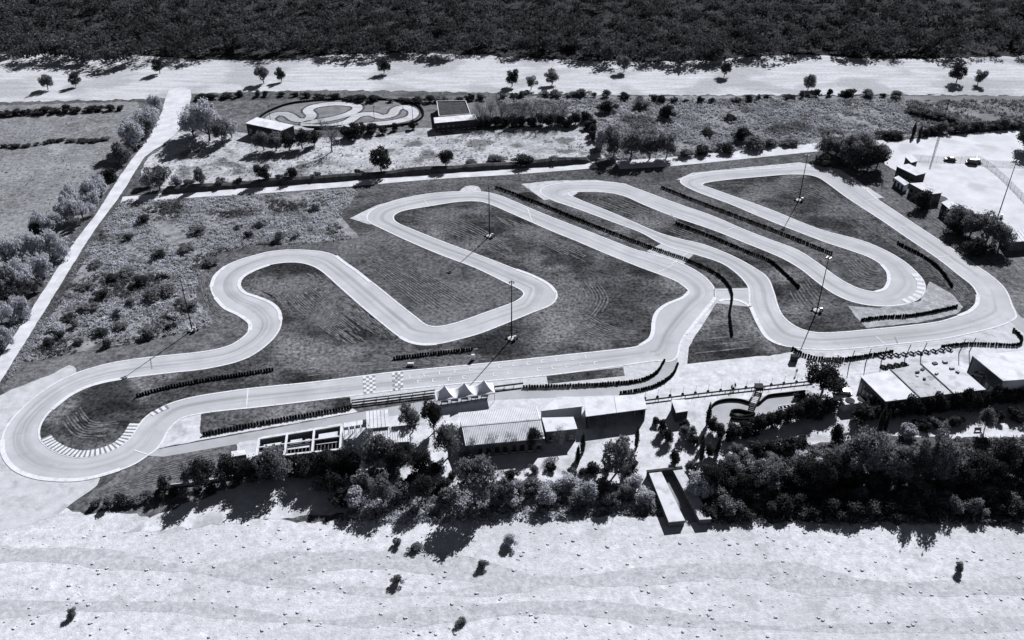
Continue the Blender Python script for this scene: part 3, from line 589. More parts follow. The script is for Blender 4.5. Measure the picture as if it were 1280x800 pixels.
# --- marquee with three peaks beside the start straight
M4 = [(543, 489), (616, 478), (619, 491), (545, 501)]
mh = 2.6; c4 = [G(x, y, mh) for x, y in M4]; ce = sum(c4, Vector()) / 4; c = Vector((ce.x, ce.y, 0))
root = empty('marquee', c); tag(root, 'white three-peaked marquee beside the start straight', 'tent')
for i in range(3):
    q = [quad_at(c4, u, v) for u, v in ((i / 3, 0), ((i + 1) / 3, 0), ((i + 1) / 3, 1), (i / 3, 1))]; ctr = sum(q, Vector()) / 4
    mb = MB(c); rings = []
    for k in range(7):                                       # concave sweep up to the peak
        t = k / 6; hgt_ = 2.7 * (t ** 1.9); rings.append([p.lerp(ctr, t * 0.985) + Vector((0, 0, hgt_)) for p in q])
    v = [p for r_ in rings for p in r_]; f = []
    for k in range(6):
        for a in range(4): f.append((k * 4 + a, (k + 1) * 4 + a, (k + 1) * 4 + (a + 1) % 4, k * 4 + (a + 1) % 4))
    f.append((24, 27, 26, 25)); mb.add(v, f)
    tr = mb.build('tent_roof', 'tent_fabric', root)
    mb = MB(c)
    for a in range(4):
        p, q2 = q[a], q[(a + 1) % 4]; mb.add([p + Vector((0, 0, .0)), q2, q2 - Vector((0, 0, .3)), p - Vector((0, 0, .3))], [(0, 1, 2, 3)])
    mb.build('valance', 'tent_fabric', tr)
for i in range(4):
    for v_ in (0.03, 0.97):
        p = quad_at(c4, 0.01 + i / 3 * 0.98, v_); MB(c).tube((p.x, p.y, 0.03), (p.x, p.y, mh), 0.06, 0.06, 6).build('post', 'steel', root)
for i in range(5):
    p = quad_at(c4, 0.15 + 0.17 * i, 0.6); r = empty('trestle_table', Vector((p.x, p.y, 0.04))); tag(r, 'dark trestle table in the shade of the white marquee', 'table', 'tables under the marquee')
    MB().box((0, 0, 0.72), 1.8, 0.8, 0.05).build('table_top', 'grey_wall', r)
    for sx in (-0.75, 0.75): MB().box((sx, 0, 0), 0.06, 0.7, 0.72).build('leg', 'dark_steel', r)

# --- pit wall rails
def rail(name, label, px, hh, step, mt='dark_wall', cat='barrier', wd=0.2, posts=True, group=None):
    P_ = seg(px, 4); c = P_[0]; root = empty(name, c); tag(root, label, cat, group)
    m = MB(c)
    for i in range(len(P_) - 1): m.beam(P_[i] + Vector((0, 0, hh)), P_[i + 1] + Vector((0, 0, hh)), wd, 0.34)
    m.build('rail', mt, root)
    if posts:
        for p, t in resample(P_, step): MB(c).box((p.x, p.y, 0.03), 0.14, 0.14, hh).build('post', 'dark_steel', root)
    return root
rail('pit_wall', 'dark pit wall rail running left from the marquee', [(440, 507), (490, 501), (544, 494.5)], 0.85, 3.0, wd=0.3)
rail('pit_wall', 'lighter upper rail along the start straight left of the marquee', [(440, 504), (490, 498), (544, 491)], 0.9, 3.0, 'steel', wd=0.15)
rail('pit_wall', 'dark pit wall rail joining the marquee to the tyre barrier', [(618, 487), (654, 482.5)], 0.9, 2.5, wd=0.3)
rail('guard_rail', 'long dark guard rail along the paddock edge above the playground', [(806, 503), (870, 495), (940, 487), (1016, 478.5)], 0.6, 3.5, wd=0.22)
for i in range(14):
    x = 806 + i * 15.8; y = 498.5 - i * 1.73; c = G(x, y); r = empty('rope_post', c); tag(r, 'thin pale post with a dark foot beside the long guard rail', 'post', 'posts along the guard rail')
    MB().tube((0, 0, 0.2), (0.05, 0, 2.6), 0.05, 0.04, 5).build('pole', 'steel', r); MB().lathe((0, 0, 0.03), [(0.3, 0), (0.36, .1), (0.36, .3), (0.2, .45)], 8).build('foot', 'rubber', r)

# --- roofless paddock garage block
PF = [(324, 549), (427, 532), (425, 562), (320, 573)]; ph = 4.4
c4 = [G(x, y, ph) for x, y in PF]; ce = sum(c4, Vector()) / 4; c = Vector((ce.x, ce.y, 0))
root = empty('garage_block', c); tag(root, 'long open garage block with white frame beams and dark bays', 'building')
g0 = [Vector((p.x, p.y, 0)) for p in c4]
m = MB(c)
for a, b in ((0, 1), (3, 2)):
    d = (g0[b] - g0[a]).normalized(); nn = Vector((-d.y, d.x, 0)) * 0.18; m.prism([g0[a], g0[b], g0[b] + nn, g0[a] + nn], 0.0, ph - 0.3)
m.build('long_wall', 'grey_wall', root)  # dark colour puts shade into the near wall
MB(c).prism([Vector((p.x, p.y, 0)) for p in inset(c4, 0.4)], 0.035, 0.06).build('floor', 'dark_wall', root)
for u in (0.0, 0.335, 0.665, 1.0):
    MB(c).beam(quad_at(c4, u, -0.01) + Vector((0, 0, .1)), quad_at(c4, u, 1.01) + Vector((0, 0, .1)), 0.45, 0.4).build('cross_beam', 'roof_white', root)
    a, b = quad_at(g0, u, 0.02), quad_at(g0, u, 0.98); MB(c).beam(a + Vector((0, 0, 1.5)), b + Vector((0, 0, 1.5)), 0.14, 2.9).build('partition', 'grey_wall', root)
for v_ in (0.0, 0.46, 1.0): MB(c).beam(quad_at(c4, -0.005, v_) + Vector((0, 0, .06)), quad_at(c4, 1.005, v_) + Vector((0, 0, .06)), 0.3 if v_ == 0.46 else 0.5, 0.3).build('long_beam', 'roof_white', root)
for u0, u1, v0, v1 in ((0.06, 0.27, 0.24, 0.42), (0.38, 0.52, 0.22, 0.42), (0.56, 0.66, 0.28, 0.42), (0.72, 0.97, 0.14, 0.36), (0.02, 0.3, 0.52, 0.72), (0.35, 0.64, 0.50, 0.66), (0.7, 0.97, 0.56, 0.6)):
    q = [quad_at(c4, u, v) - Vector((0, 0, .35)) for u, v in ((u0, v0), (u1, v0), (u1, v1), (u0, v1))]
    MB(c).prism(q, ph - 0.6, ph - 0.52).build('bay_cover', 'roof_pale', root)
for i in range(14):
    u = 0.36 + i * 0.045; MB(c).beam(quad_at(c4, u, 0.7) - Vector((0, 0, .2)), quad_at(c4, u, 0.93) - Vector((0, 0, .2)), 0.12, 0.12).build('rafter', 'grey_wall', root)
# pale pit-side canopy strip of slats in front of the block
S4 = [G(x, y, 3.0) for x, y in ((327, 546), (459, 524), (460, 529.5), (328, 552))]
c = (S4[0] + S4[2]) / 2; c.z = 0; root = empty('pit_canopy', c); tag(root, 'narrow white slatted canopy along the pit lane side of the garage block', 'canopy')
N = 44
for i in range(N):
    q = [quad_at(S4, (i + a) / N, b) for a, b in ((0.06, 0), (0.94, 0), (0.94, 1), (0.06, 1))]
    MB(c).prism(q, 2.9 + random.uniform(0, .12), 3.05).build('slat', random.choice(('roof_white', 'roof_white', 'roof_pale', 'roof_worn')), root)
for i in range(8):
    p = quad_at(S4, 0.02 + i / 7 * 0.96, 0.5); MB(c).box((p.x, p.y, 0.03), 0.14, 0.14, 2.88).build('post', 'steel', root)
flat_building('kiosk', 'small white box kiosk at the end of the garage block', [(289, 564), (306, 562), (308, 568), (289, 571)], 2.6, ['roof_white'], 'grey_wall', over=0.1, wins=(('near', 1, 0.8, 1.8, 0.5, 'window'),))
sheet('pavement', gp([(298, 553), (326, 548), (322, 578), (306, 580)]), 0.045, 'stubble')
flat_building('white_shed', 'low white shed roof beside the dark yard of the garage block', [(425, 561), (443, 560), (443, 568), (424, 571)], 3.0, ['roof_white'], 'grey_wall', over=0.15, wins=(('near', 2, 0.9, 1.9, 0.5, 'window'),))
for i in range(4):
    q = [G(x, y, 2.4) for x, y in ((429 + i * 7.4, 531 - i * 1.1), (435 + i * 7.4, 530 - i * 1.1), (435.5 + i * 7.4, 537 - i * 1.1), (429.5 + i * 7.4, 538 - i * 1.1))]
    c = sum(q, Vector()) / 4; c.z = 0; r = empty('gazebo', c); tag(r, 'small white flat-topped gazebo between the garage block and the workshop', 'tent', 'gazebos by the workshop')
    MB(c).prism(q, 2.35, 2.47).build('tent_roof', 'roof_white', r)
    for p in inset(q, 0.1): MB(c).tube((p.x, p.y, 0.03), (p.x, p.y, 2.35), 0.05, 0.05, 5).build('post', 'steel', r)
# --- workshop, two roofs
flat_building('workshop', 'square pale-roofed workshop between garage block and leafy trees', [(457.5, 514), (485, 511.5), (487, 533), (458, 536)], 4.2, ['roof_white', 'roof_pale'], 'white_wall', 1, 2, wins=(('far', 3, 1, 2.2, .5, 'window'),), seam=6)
flat_building('workshop_annex', 'lower ribbed pale roof annex in front of the square workshop', [(457.5, 536.5), (511, 531), (513, 552), (458, 555)], 3.6, ['roof_pale', 'roof_white'], 'grey_wall', 2, 1, wins=(('near', 4, 0.9, 2.2, .5, 'window'),), seam=18)
# --- long ribbed clubhouse
gable_building('clubhouse', 'long pale ribbed gable-roofed clubhouse behind the marquee', [(573, 516), (671, 507), (681, 548), (582, 557)], 4.0, 0.7, 'roof_white', 'grey_wall', 0.5, seam=46, wins=(('near', 9, 0.6, 2.5, .55, 'window'), ('left', 2, 0.9, 2.2, .4, 'window')))
flat_building('clubhouse_wing', 'flat white wing with grey front wall at the end of the long clubhouse', [(677, 522), (717, 521), (722, 536), (682, 540)], 3.8, ['roof_white'], 'grey_wall', 1, 1, wins=(('near', 3, 1.0, 2.2, .4, 'window'),))
flat_building('terrace_roof', 'pale angular flat roof between clubhouse and open pavilion', [(675, 514), (697, 495.5), (724, 496), (729, 508)], 3.7, ['roof_white'], 'white_wall', 1, 1, over=0.3)
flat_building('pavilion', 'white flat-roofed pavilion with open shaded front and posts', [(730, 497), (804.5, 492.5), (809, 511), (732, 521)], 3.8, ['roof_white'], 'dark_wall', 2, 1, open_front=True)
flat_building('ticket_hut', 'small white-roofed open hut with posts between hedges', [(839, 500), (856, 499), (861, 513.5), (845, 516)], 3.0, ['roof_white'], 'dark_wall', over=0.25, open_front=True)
# --- big flat kart hall on the right
r_, c_, c4_ = flat_building('kart_hall', 'wide white flat-roofed hall with worn roof panels beside the parked karts', [(1075, 470), (1187, 447), (1233, 487), (1107, 502)], 5.0, ['roof_white', 'roof_worn', 'roof_pale'], 'grey_wall', 3, 1, wins=(('left', 7, 0.8, 3.6, .6, 'window'), ('near', 8, 1.0, 2.6, .5, 'window')))
mb = MB(c_)
for u in (1 / 3, 2 / 3): mb.beam(quad_at(c4_, u, 0) + Vector((0, 0, .1)), quad_at(c4_, u, 1) + Vector((0, 0, .1)), 0.25, 0.2)
mb.build('roof_flashing', 'grey_wall', r_)
for i in range(9):
    p = quad_at(c4_, random.uniform(.36, .95), random.uniform(.08, .5)); MB(c_).box((p.x, p.y, 4.98), random.uniform(.5, 1.2), random.uniform(.4, .9), random.uniform(.2, .5), random.random()).build('roof_vent', random.choice(('grey_wall', 'roof_worn')), r_)
# --- white barn at the right edge: open left end
h1, h2 = 6.6, 4.6
A0, A1 = G(1215, 444, h1), G(1330, 434, h1); B1, B0 = G(1370, 468, h1), G(1254, 476, h1); D0, D1 = G(1251, 486, h2), G(1366, 477, h2)
ce = (A0 + B1) / 2; c = Vector((ce.x, ce.y, 0)); root = empty('white_barn', c); tag(root, 'large white-roofed barn with its dark end open, at the paddock edge', 'building')
t = Vector((0, 0, -0.2))
for q, nm in (([A0, A1, B1, B0], 'roof_slope'), ([B0, B1, D1, D0], 'lower_roof')):
    MB(c).add(q + [p + t for p in q], [(3, 2, 1, 0), (4, 5, 6, 7), (0, 1, 5, 4), (1, 2, 6, 5), (2, 3, 7, 6), (3, 0, 4, 7)]).build(nm, 'roof_white', root)
f0 = lambda p: Vector((p.x, p.y, 0))
m = MB(c)
for p, q, hh in ((A0, A1, h1), (D0, D1, h2), (A1, D1, h2 - .2)):
    p, q = f0(p).lerp(c, 0.02), f0(q).lerp(c, 0.02); d = (q - p).normalized(); nn = Vector((-d.y, d.x, 0)) * 0.2; m.prism([p, q, q + nn, p + nn], 0.0, hh - 0.25)
m.build('wall', 'white_wall', root)
p, q = f0(A0).lerp(f0(D0), 0.55), f0(D0).lerp(c, 0.02); d = (q - p).normalized(); nn = Vector((-d.y, d.x, 0)) * 0.2
MB(c).prism([p, q, q + nn, p + nn], 0.0, h2 - 0.3).build('end_wall', 'grey_wall', root)
for i in range(3):
    a = p.lerp(q, 0.08 + i * 0.3) - nn * 0.2; b = p.lerp(q, 0.08 + i * 0.3 + 0.22) - nn * 0.2; MB(c).prism([a, b, b - nn * 0.3, a - nn * 0.3], 0.4, 3.2).build('door_panel', 'roof_pale', root)
for p in (A0, A0.lerp(B0, .45)): MB(c).box((p.x + .3, p.y - .1, 0.03), 0.25, 0.25, h1 - .3).build('post', 'grey_wall', root)
# --- white box with two round openings
r_, c_, c4_ = flat_building('tank_house', 'white box hut with two round dark openings on its roof', [(1050.5, 498), (1083, 494.5), (1088, 502), (1056.5, 506)], 2.4, ['roof_white'], 'white_wall', over=0.1)
for u, v_ in ((0.28, 0.5), (0.76, 0.48)):
    p = quad_at(c4_, u, v_); MB(c_).lathe((p.x, p.y, 2.42), [(1.15, 0), (1.15, .12), (1.0, .14)], 18).build('round_hatch', 'dark_wall', r_)
# --- sheds beside the pale lot
SH = 'sheds beside the gravel lot'
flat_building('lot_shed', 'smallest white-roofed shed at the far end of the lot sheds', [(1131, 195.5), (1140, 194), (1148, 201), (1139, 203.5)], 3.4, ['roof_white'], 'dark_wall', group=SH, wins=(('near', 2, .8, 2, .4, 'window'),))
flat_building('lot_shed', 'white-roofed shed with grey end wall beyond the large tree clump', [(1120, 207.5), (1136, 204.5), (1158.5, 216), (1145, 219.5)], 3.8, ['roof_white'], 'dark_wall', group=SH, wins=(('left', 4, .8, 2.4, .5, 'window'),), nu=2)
flat_building('lot_shed', 'low narrow shed with doors between two larger lot sheds', [(1117, 222), (1123, 219.5), (1137, 229), (1131, 232)], 2.6, ['roof_pale'], 'white_wall', group=SH, wins=(('left', 3, .1, 2, .5, 'door'),))
flat_building('lot_shed', 'long white-roofed shed behind the round dark bush', [(1137, 229), (1158.5, 227.5), (1178.5, 241), (1162, 243)], 3.8, ['roof_white', 'roof_pale'], 'grey_wall', group=SH, wins=(('left', 4, .8, 2.4, .5, 'window'),), nu=2)
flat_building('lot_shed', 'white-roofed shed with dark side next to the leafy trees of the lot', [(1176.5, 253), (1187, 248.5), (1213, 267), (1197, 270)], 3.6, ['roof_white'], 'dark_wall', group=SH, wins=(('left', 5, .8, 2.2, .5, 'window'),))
flat_building('lot_shed', 'pale ribbed shed at the corner of the gravel lot beside a mast', [(1252, 289), (1300, 284), (1310, 299), (1262, 303)], 3.4, ['roof_white'], 'grey_wall', group=SH, seam=12)
# --- far buildings
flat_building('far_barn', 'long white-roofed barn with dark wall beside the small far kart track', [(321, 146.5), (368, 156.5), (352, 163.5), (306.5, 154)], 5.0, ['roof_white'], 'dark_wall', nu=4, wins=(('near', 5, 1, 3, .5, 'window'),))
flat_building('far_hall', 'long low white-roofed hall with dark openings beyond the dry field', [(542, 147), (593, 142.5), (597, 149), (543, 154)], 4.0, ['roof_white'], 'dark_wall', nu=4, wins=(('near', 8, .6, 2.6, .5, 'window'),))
r_, c_, c4_ = flat_building('dark_hall', 'dark flat-roofed hall with pale edge beams behind the low white hall', [(546, 127), (582, 126.5), (588, 143), (549, 146)], 3.6, ['roof_dark'], 'white_wall', nu=4, nv=4, parapet=0.5)

# ================================================================== FAR KART TRACK
FK = lambda L_: [(280 + x / 3.765, 120 + y / 3.765) for x, y in L_]
sheet('far_circuit_ground', smooth_pts(gp(FK([(170, 105), (230, 70), (340, 35), (560, 18), (780, 22), (900, 45), (935, 85), (900, 120), (800, 140), (600, 150), (420, 155), (300, 150), (200, 130)])), True, 4), 0.03, 'far_ground')
FT = smooth_pts(gp(FK([(215, 108), (250, 85), (300, 88), (340, 112), (390, 112), (412, 92), (395, 68), (430, 48), (520, 36), (610, 42), (628, 60), (590, 84), (520, 104), (440, 118), (385, 128), (410, 143), (500, 140), (580, 122), (630, 92), (690, 84), (740, 98), (790, 88), (810, 62), (850, 52), (890, 70), (880, 100), (800, 122), (700, 132), (620, 140), (480, 150), (330, 148), (240, 130)])), True, 5)
strip('far_track_edge', FT, -3.2, 3.2, 0.04, 'bank_soil', closed=True)
strip('far_track', FT, -2.2, 2.2, 0.05, 'stubble', closed=True)
P_ = seg(FK([(190, 130), (168, 106), (230, 66), (340, 33), (560, 16), (780, 20), (902, 42), (938, 85), (905, 122), (800, 143), (600, 153), (420, 158)]), 5)
root = empty('tyre_barrier', P_[0]); tag(root, 'dark tyre wall ringing the small far kart track', 'tyre barrier')
m = MB(P_[0])
for p, t in resample(P_, 1.2): m.box((p.x, p.y, 0.03), 1.1, 0.7, 0.7, math.atan2(t.y, t.x))
o = m.build('tyre_stacks', 'rubber', root); o['kind'] = 'stuff'
for x in (338, 468, 516): 
    c = G(x, 150); r = empty('track_post', c); tag(r, 'thin dark lamp post by the small far kart track', 'post', 'posts by the far kart track')
    MB().tube((0, 0, 0), (0, 0, 6), .12, .08, 5).build('pole', 'dark_steel', r); MB().box((0.3, 0, 5.9), .9, .4, .2).build('lamp_head', 'dark_steel', r)

# ================================================================== EARTH BANK
P_ = [p for p, t in resample(seg([(203, 240), (320, 231), (440, 222.5), (540, 214.5), (640, 208), (742, 201)], 6), 2.0)]
v = []; f = []
for i, p in enumerate(P_):
    q = offset_line(P_, 0)[0] if False else p
    a = P_[max(0, i - 1)]; b = P_[min(len(P_) - 1, i + 1)]; t = (b - a).normalized(); nn = Vector((-t.y, t.x, 0)); hh = 1.9 + 0.5 * math.sin(i * 0.37) * math.sin(i * 0.11)
    if i in (0, len(P_) - 1): hh = 0.1
    for d, z in ((-2.4, 0.0), (-1.3, hh * 0.75), (-0.2, hh), (1.0, hh * 0.85), (4.0, 0.0)): v.append(p + nn * (d + random.uniform(-.2, .2)) + Vector((0, 0, z)))
for i in range(len(P_) - 1):
    for k in range(4): f.append((i * 5 + k, (i + 1) * 5 + k, (i + 1) * 5 + k + 1, i * 5 + k + 1))
o = MB().add(v, f).build('earth_bank', 'bank_soil'); o['kind'] = 'structure'

# ================================================================== SAFETY FENCE, KARTS, CARS, PEOPLE
FPOS = [(1061.5, 456), (1082, 454), (1101.5, 452), (1131, 448.5), (1151, 446), (1198.5, 442), (1211.5, 440)]
root = empty('safety_fence', G(*FPOS[0])); tag(root, 'tall dark fence posts with wires behind the parked karts', 'fence')
c = G(*FPOS[0]); tops = []
for x, y in FPOS:
    p = G(x, y); MB(c).tube(p, p + Vector((0.5, 0, 4.6)), 0.13, 0.09, 6).build('post', 'dark_steel', root); tops.append(p)
m = MB(c)
for i in range(len(tops) - 1):
    for z in (1.2, 2.4, 3.6, 4.4): m.tube(tops[i] + Vector((z * .11, 0, z)), tops[i + 1] + Vector((z * .11, 0, z)), 0.015, 0.015, 4, False)
m.build('wires', 'steel', root)
def make_kart(body):
    r = empty('go_kart', (0, 0, 0))
    MB().prism([(-.45, -.85), (.45, -.85), (.5, .3), (.32, .95), (-.32, .95), (-.5, .3)], .1, .2).build('floor_pan', 'dark_steel', r)
    MB().prism([(-.5, .72), (.5, .72), (.42, 1.05), (-.42, 1.05)], .1, .42).build('nose', body, r)
    for s in (-1, 1): MB().prism([(s * .48, -.4), (s * .7, -.4), (s * .7, .45), (s * .48, .45)], .12, .42).build('side_pod', body, r)
    MB().prism([(-.55, -1.0), (.55, -1.0), (.55, -.86), (-.55, -.86)], .12, .45).build('rear_bumper', body, r)
    MB().box((0, -.3, .2), .5, .5, .14).box((0, -.52, .2), .5, .1, .55).build('seat', 'rubber', r)
    MB().tube((0, .45, .25), (0, .15, .6), .03, .03, 5).tube((0, .13, .59), (0, .17, .63), .15, .15, 8).build('steering_wheel', 'rubber', r)
    for x, y in ((-.6, .62), (.6, .62), (-.6, -.66), (.6, -.66)): MB().tube((x - .1, y, .15), (x + .1, y, .15), .15, .15, 9).build('wheel', 'rubber', r)
    return r
def copy_tree(o, parent=None):
    c = o.copy(); col.objects.link(c); c.parent = parent
    for ch in o.children: copy_tree(ch, c)
    return c
KW = make_kart('tent_fabric'); tag(KW, 'white kart parked in the long row between tyre barrier and hall', 'go-kart', 'karts parked in a row')
first = True
for i in range(10):
    p = G(1102.5 + i * 9.3, 446.3 - i * 0.98); k = KW if first else copy_tree(KW); first = False; k.location = (p.x, p.y, 0.035); k.rotation_euler = (0, 0, R(40) + random.uniform(-.08, .08)); k.scale = (.95, .95, .95)
KD = make_kart('dark_wall'); tag(KD, 'dark kart parked in the short row against the wide hall', 'go-kart', 'karts in the short row'); first = True
for i in range(4):
    p = G(1105 + i * 8.5, 460 - i * 1.2); k = KD if first else copy_tree(KD); first = False; k.location = (p.x, p.y, 0.035); k.rotation_euler = (0, 0, R(40) + random.uniform(-.1, .1))
KK = copy_tree(KW); tag(KK, 'small pale kart packed among others at the end of the playground track', 'go-kart', 'small karts by the playground'); first = True
for i in range(10):
    p = G(976 + (i % 5) * 4.6 + (i // 5) * 1.2, 510.5 - (i % 5) * .7 + (i // 5) * 4.2); k = KK if first else copy_tree(KK); first = False; k.location = (p.x, p.y, 0.075); k.rotation_euler = (0, 0, R(10) + random.uniform(-.2, .2)); k.scale = (.72, .72, .72)
def make_car(paint, glass='glass', van=False):
    r = empty('parked_car', (0, 0, 0)); hw = .88
    L1 = [(-2.15, .35), (-2.2, .7), (-2.0, .92), (-1.0, 1.0) if not van else (-1.9, 1.1), (.95, 1.0), (2.0, .85), (2.2, .6), (2.15, .35)]
    def ext(prof_, w0, w1, name, m):
        n = len(prof_); vv = [(w0 if z < 1.05 else w1, x, z) for x, z in prof_] + [(-(w0 if z < 1.05 else w1), x, z) for x, z in prof_]
        return MB().add(vv, [tuple(range(n)), tuple(range(2 * n - 1, n - 1, -1))] + [(i, i + n, (i + 1) % n + n, (i + 1) % n) for i in range(n)]).build(name, m, r)
    ext(L1, hw, hw, 'body', paint)
    top = 2.0 if van else 1.48; back = -2.1 if van else -1.85
    ext([(back, .95), (back + .35, top - .05), (back + .7, top), (.2 if not van else 1.0, top), (1.15 if not van else 1.7, .96)], hw - .03, hw - .2, 'cabin', paint)
    MB().add([(hw - .12, .26 if not van else 1.05, top - .07), (-(hw - .12), .26 if not van else 1.05, top - .07), (-(hw - .05), 1.12 if not van else 1.66, 1.0), (hw - .05, 1.12 if not van else 1.66, 1.0)], [(0, 1, 2, 3)]).build('windscreen', glass, r).location = (0, .03, .03)
    for s in (-1, 1): MB().add([(s * (hw - .005), -1.5, 1.0), (s * (hw - .005), .9, 1.0), (s * (hw - .15), .2, top - .12), (s * (hw - .15), -1.25, top - .12)], [(0, 1, 2, 3)]).build('side_window', glass, r)
    for x in (-1, 1):
        for y in (-1.35, 1.35): MB().tube((x * .66, y, .33), (x * .9, y, .33), .33, .33, 12).build('wheel', 'rubber', r)
    return r
def car(x, y, rz, paint, label, van=False, group=None):
    r = make_car(paint, van=van); p = G(x, y); r.location = (p.x, p.y, 0.04); r.rotation_euler = (0, 0, R(rz)); tag(r, label, 'car', group); return r
car(579, 577, 8, 'car_dark', 'dark van with pale roof parked in the shade before the clubhouse', True)
car(465, 594, 5, 'car_grey', 'grey car parked between trees below the workshop annex')
car(1187, 201, 80, 'car_dark', 'dark car parked alone near the lot fence')
car(1214, 205, 75, 'car_dark', 'dark van parked at the corner of the gravel lot', True)
car(1219, 203, 60, 'car_grey', 'grey car parked behind the dark van on the gravel lot')
car(1222, 470, 70, 'car_white', 'white car parked inside the open end of the white barn')
car(1053, 493, 80, 'car_dark', 'dark car parked behind the white hut with round openings')
car(818, 548, 40, 'car_grey', 'grey car parked in the courtyard beside the hedge') if False else None

def person(x, y, label, top, pants, rz, pose=0):
    p = G(x, y); s = [(0, 0, .95), (0, 0, 1.15), (0, 0, 1.40), (0, .01, 1.52), (0, .02, 1.66), (0, .01, 1.75),
         (.19, 0, 1.42), (.26, .03 + pose * .1, 1.14), (.27, .12 + pose * .2, .92), (-.19, 0, 1.42), (-.26, -.02, 1.14), (-.27, .08, .90),
         (.1, 0, .92), (.12, .05 + pose * .12, .5), (.12, 0 + pose * .15, .08), (.13, .15 + pose * .15, .04), (-.1, 0, .92), (-.12, .04 - pose * .1, .5), (-.12, -.02 - pose * .2, .08), (-.13, .13 - pose * .2, .04)]
    e = [(0, 1), (1, 2), (2, 3), (3, 4), (4, 5), (2, 6), (6, 7), (7, 8), (2, 9), (9, 10), (10, 11), (0, 12), (12, 13), (13, 14), (14, 15), (0, 16), (16, 17), (17, 18), (18, 19)]
    rad = [.15, .15, .16, .06, .1, .08, .075, .055, .04, .075, .055, .04, .1, .07, .05, .04, .1, .07, .05, .04]
    me = bpy.data.meshes.new('person'); me.from_pydata(s, e, []); me.materials.append(MATS[top])
    o = link('person', me); o.location = (p.x, p.y, 0.03); o.rotation_euler = (0, 0, R(rz))
    md = o.modifiers.new('skin', 'SKIN')
    for i, r_ in enumerate(rad): me.skin_vertices[0].data[i].radius = (r_, r_ * .8)
    me.skin_vertices[0].data[0].use_root = True
    sb = o.modifiers.new('sub', 'SUBSURF'); sb.levels = 1; sb.render_levels = 1
    tag(o, label, 'person'); 
    MB().lathe((0, .02, 1.60), [(.115, 0), (.12, .1), (.09, .17), (.03, .2)], 8).build('hair', 'cloth_dark', o)
    MB().lathe((0, 0, .5), [(.20, 0), (.21, .3), (.17, .45)], 10).build('trousers', pants, o) if False else None
    return o
person(914, 488, 'person in dark clothes standing by the long guard rail', 'cloth_dark', 'cloth_dark', 200)
person(918.5, 486, 'person with arms forward beside another at the guard rail', 'cloth_dark', 'cloth_dark', 120, 1)
person(995, 468, 'person in dark clothes walking on the pale paddock alone', 'cloth_dark', 'cloth_dark', 160, 1)
person(1108, 459, 'person in pale clothes near the short kart row', 'cloth_pale', 'cloth_dark', 60) if False else None
c = G(992, 451); r = empty('equipment_box', c); tag(r, 'dark square equipment box on the pale paddock near the tyre barrier', 'box')
MB().box((0, 0, 0.15), 1.7, 1.2, 1.5).build('body', 'dark_wall', r); MB().box((0, 0, 1.65), 1.85, 1.35, .1).build('lid', 'dark_steel', r)
for sx in (-.6, .6): MB().box((sx, 0, 0.03), .2, 1.1, .12).build('foot', 'dark_steel', r)

# ================================================================== PLAYGROUND TRACK
sheet('playground', smooth_pts(gp([(888, 508), (905, 499), (935, 499), (960, 494), (1012, 488), (1015, 512), (985, 518), (930, 532), (905, 535), (893, 522)]), True, 4), 0.05, 'pit_asphalt')
def low_wall(px, label, hh, wd, mt, name='low_wall', closed=False, cat='wall'):
    P_ = smooth_pts(gp(px), closed, 5); c = P_[0].copy()
    if closed: P_.append(P_[0].copy())
    m = MB(c)
    for i in range(len(P_) - 1): m.beam(P_[i] + Vector((0, 0, hh / 2)), P_[i + 1] + (P_[i + 1] - P_[i]) * .02 + Vector((0, 0, hh / 2)), wd, hh)
    return tag(m.build(name, mt), label, cat) if False else _lw(name, m, c, label, mt, cat)
def _lw(name, m, c, label, mt, cat):
    o = m.build(name, mt); o.location = c; return tag(o, label, cat)
low_wall([(889, 510), (896, 504), (910, 501), (925, 501.5), (938, 505), (948, 505.5), (956, 499), (963, 495.5), (985, 493), (1006, 490.5)], 'thin dark winding barrier along the top of the playground track', .7, .3, 'rubber', 'playground_barrier', cat='barrier')
low_wall([(914, 518), (916, 514.5), (924, 514), (935, 516.5), (943, 518.5), (935, 521), (922, 522.5)], 'dark teardrop-shaped tyre edging round the playground islet', .6, .45, 'rubber', 'islet_edging', True, 'edging')
low_wall([(913, 523.5), (930, 525.5), (960, 521.5), (1002, 515.5)], 'dark lower edging between playground track and dark hedge', .7, .4, 'rubber', 'playground_edging', cat='edging')
sheet('ramp', gp([(825, 592), (841, 590), (876, 652), (856, 654)]), 0.04, 'mark_dark')  # ramp floor; its dark colour stands in for shade between the walls
sheet('islet', smooth_pts(gp([(914, 518), (916, 514.5), (924, 514), (935, 516.5), (943, 518.5), (935, 521), (922, 522.5)]), True, 4), 0.056, 'infield')
p0, p1 = G(947, 495), G(939, 513); c = p0; root = empty('footbridge', c); tag(root, 'small dark ladder-like footbridge over the playground barrier', 'bridge')
d = (p1 - p0).normalized(); nn = Vector((-d.y, d.x, 0))
for s in (-.7, .7): MB(c).beam(p0 + nn * s + Vector((0, 0, 1.2)), p1 + nn * s + Vector((0, 0, 1.2)), .14, .2).build('stringer', 'dark_steel', root)
for i in range(9):
    q = p0.lerp(p1, (i + .5) / 9) + Vector((0, 0, 1.25)); MB(c).beam(q - nn * .8, q + nn * .8, .5, .08).build('plank', 'dark_wall' if i in (0, 1, 7, 8) else 'concrete', root)
for q in (p0, p1):
    for s in (-.7, .7): MB(c).box((q.x + nn.x * s, q.y + nn.y * s, 0.04), .14, .14, 1.2).build('leg', 'dark_steel', root)
c = G(947, 492.5); r = empty('play_tower', c); tag(r, 'dark square play tower at the upper end of the little footbridge', 'tower')
MB().box((0, 0, 1.7), 1.9, 1.6, .9).build('cabin', 'dark_wall', r); MB().box((0, 0, 2.6), 2.1, 1.8, .12).build('roof', 'roof_dark', r)
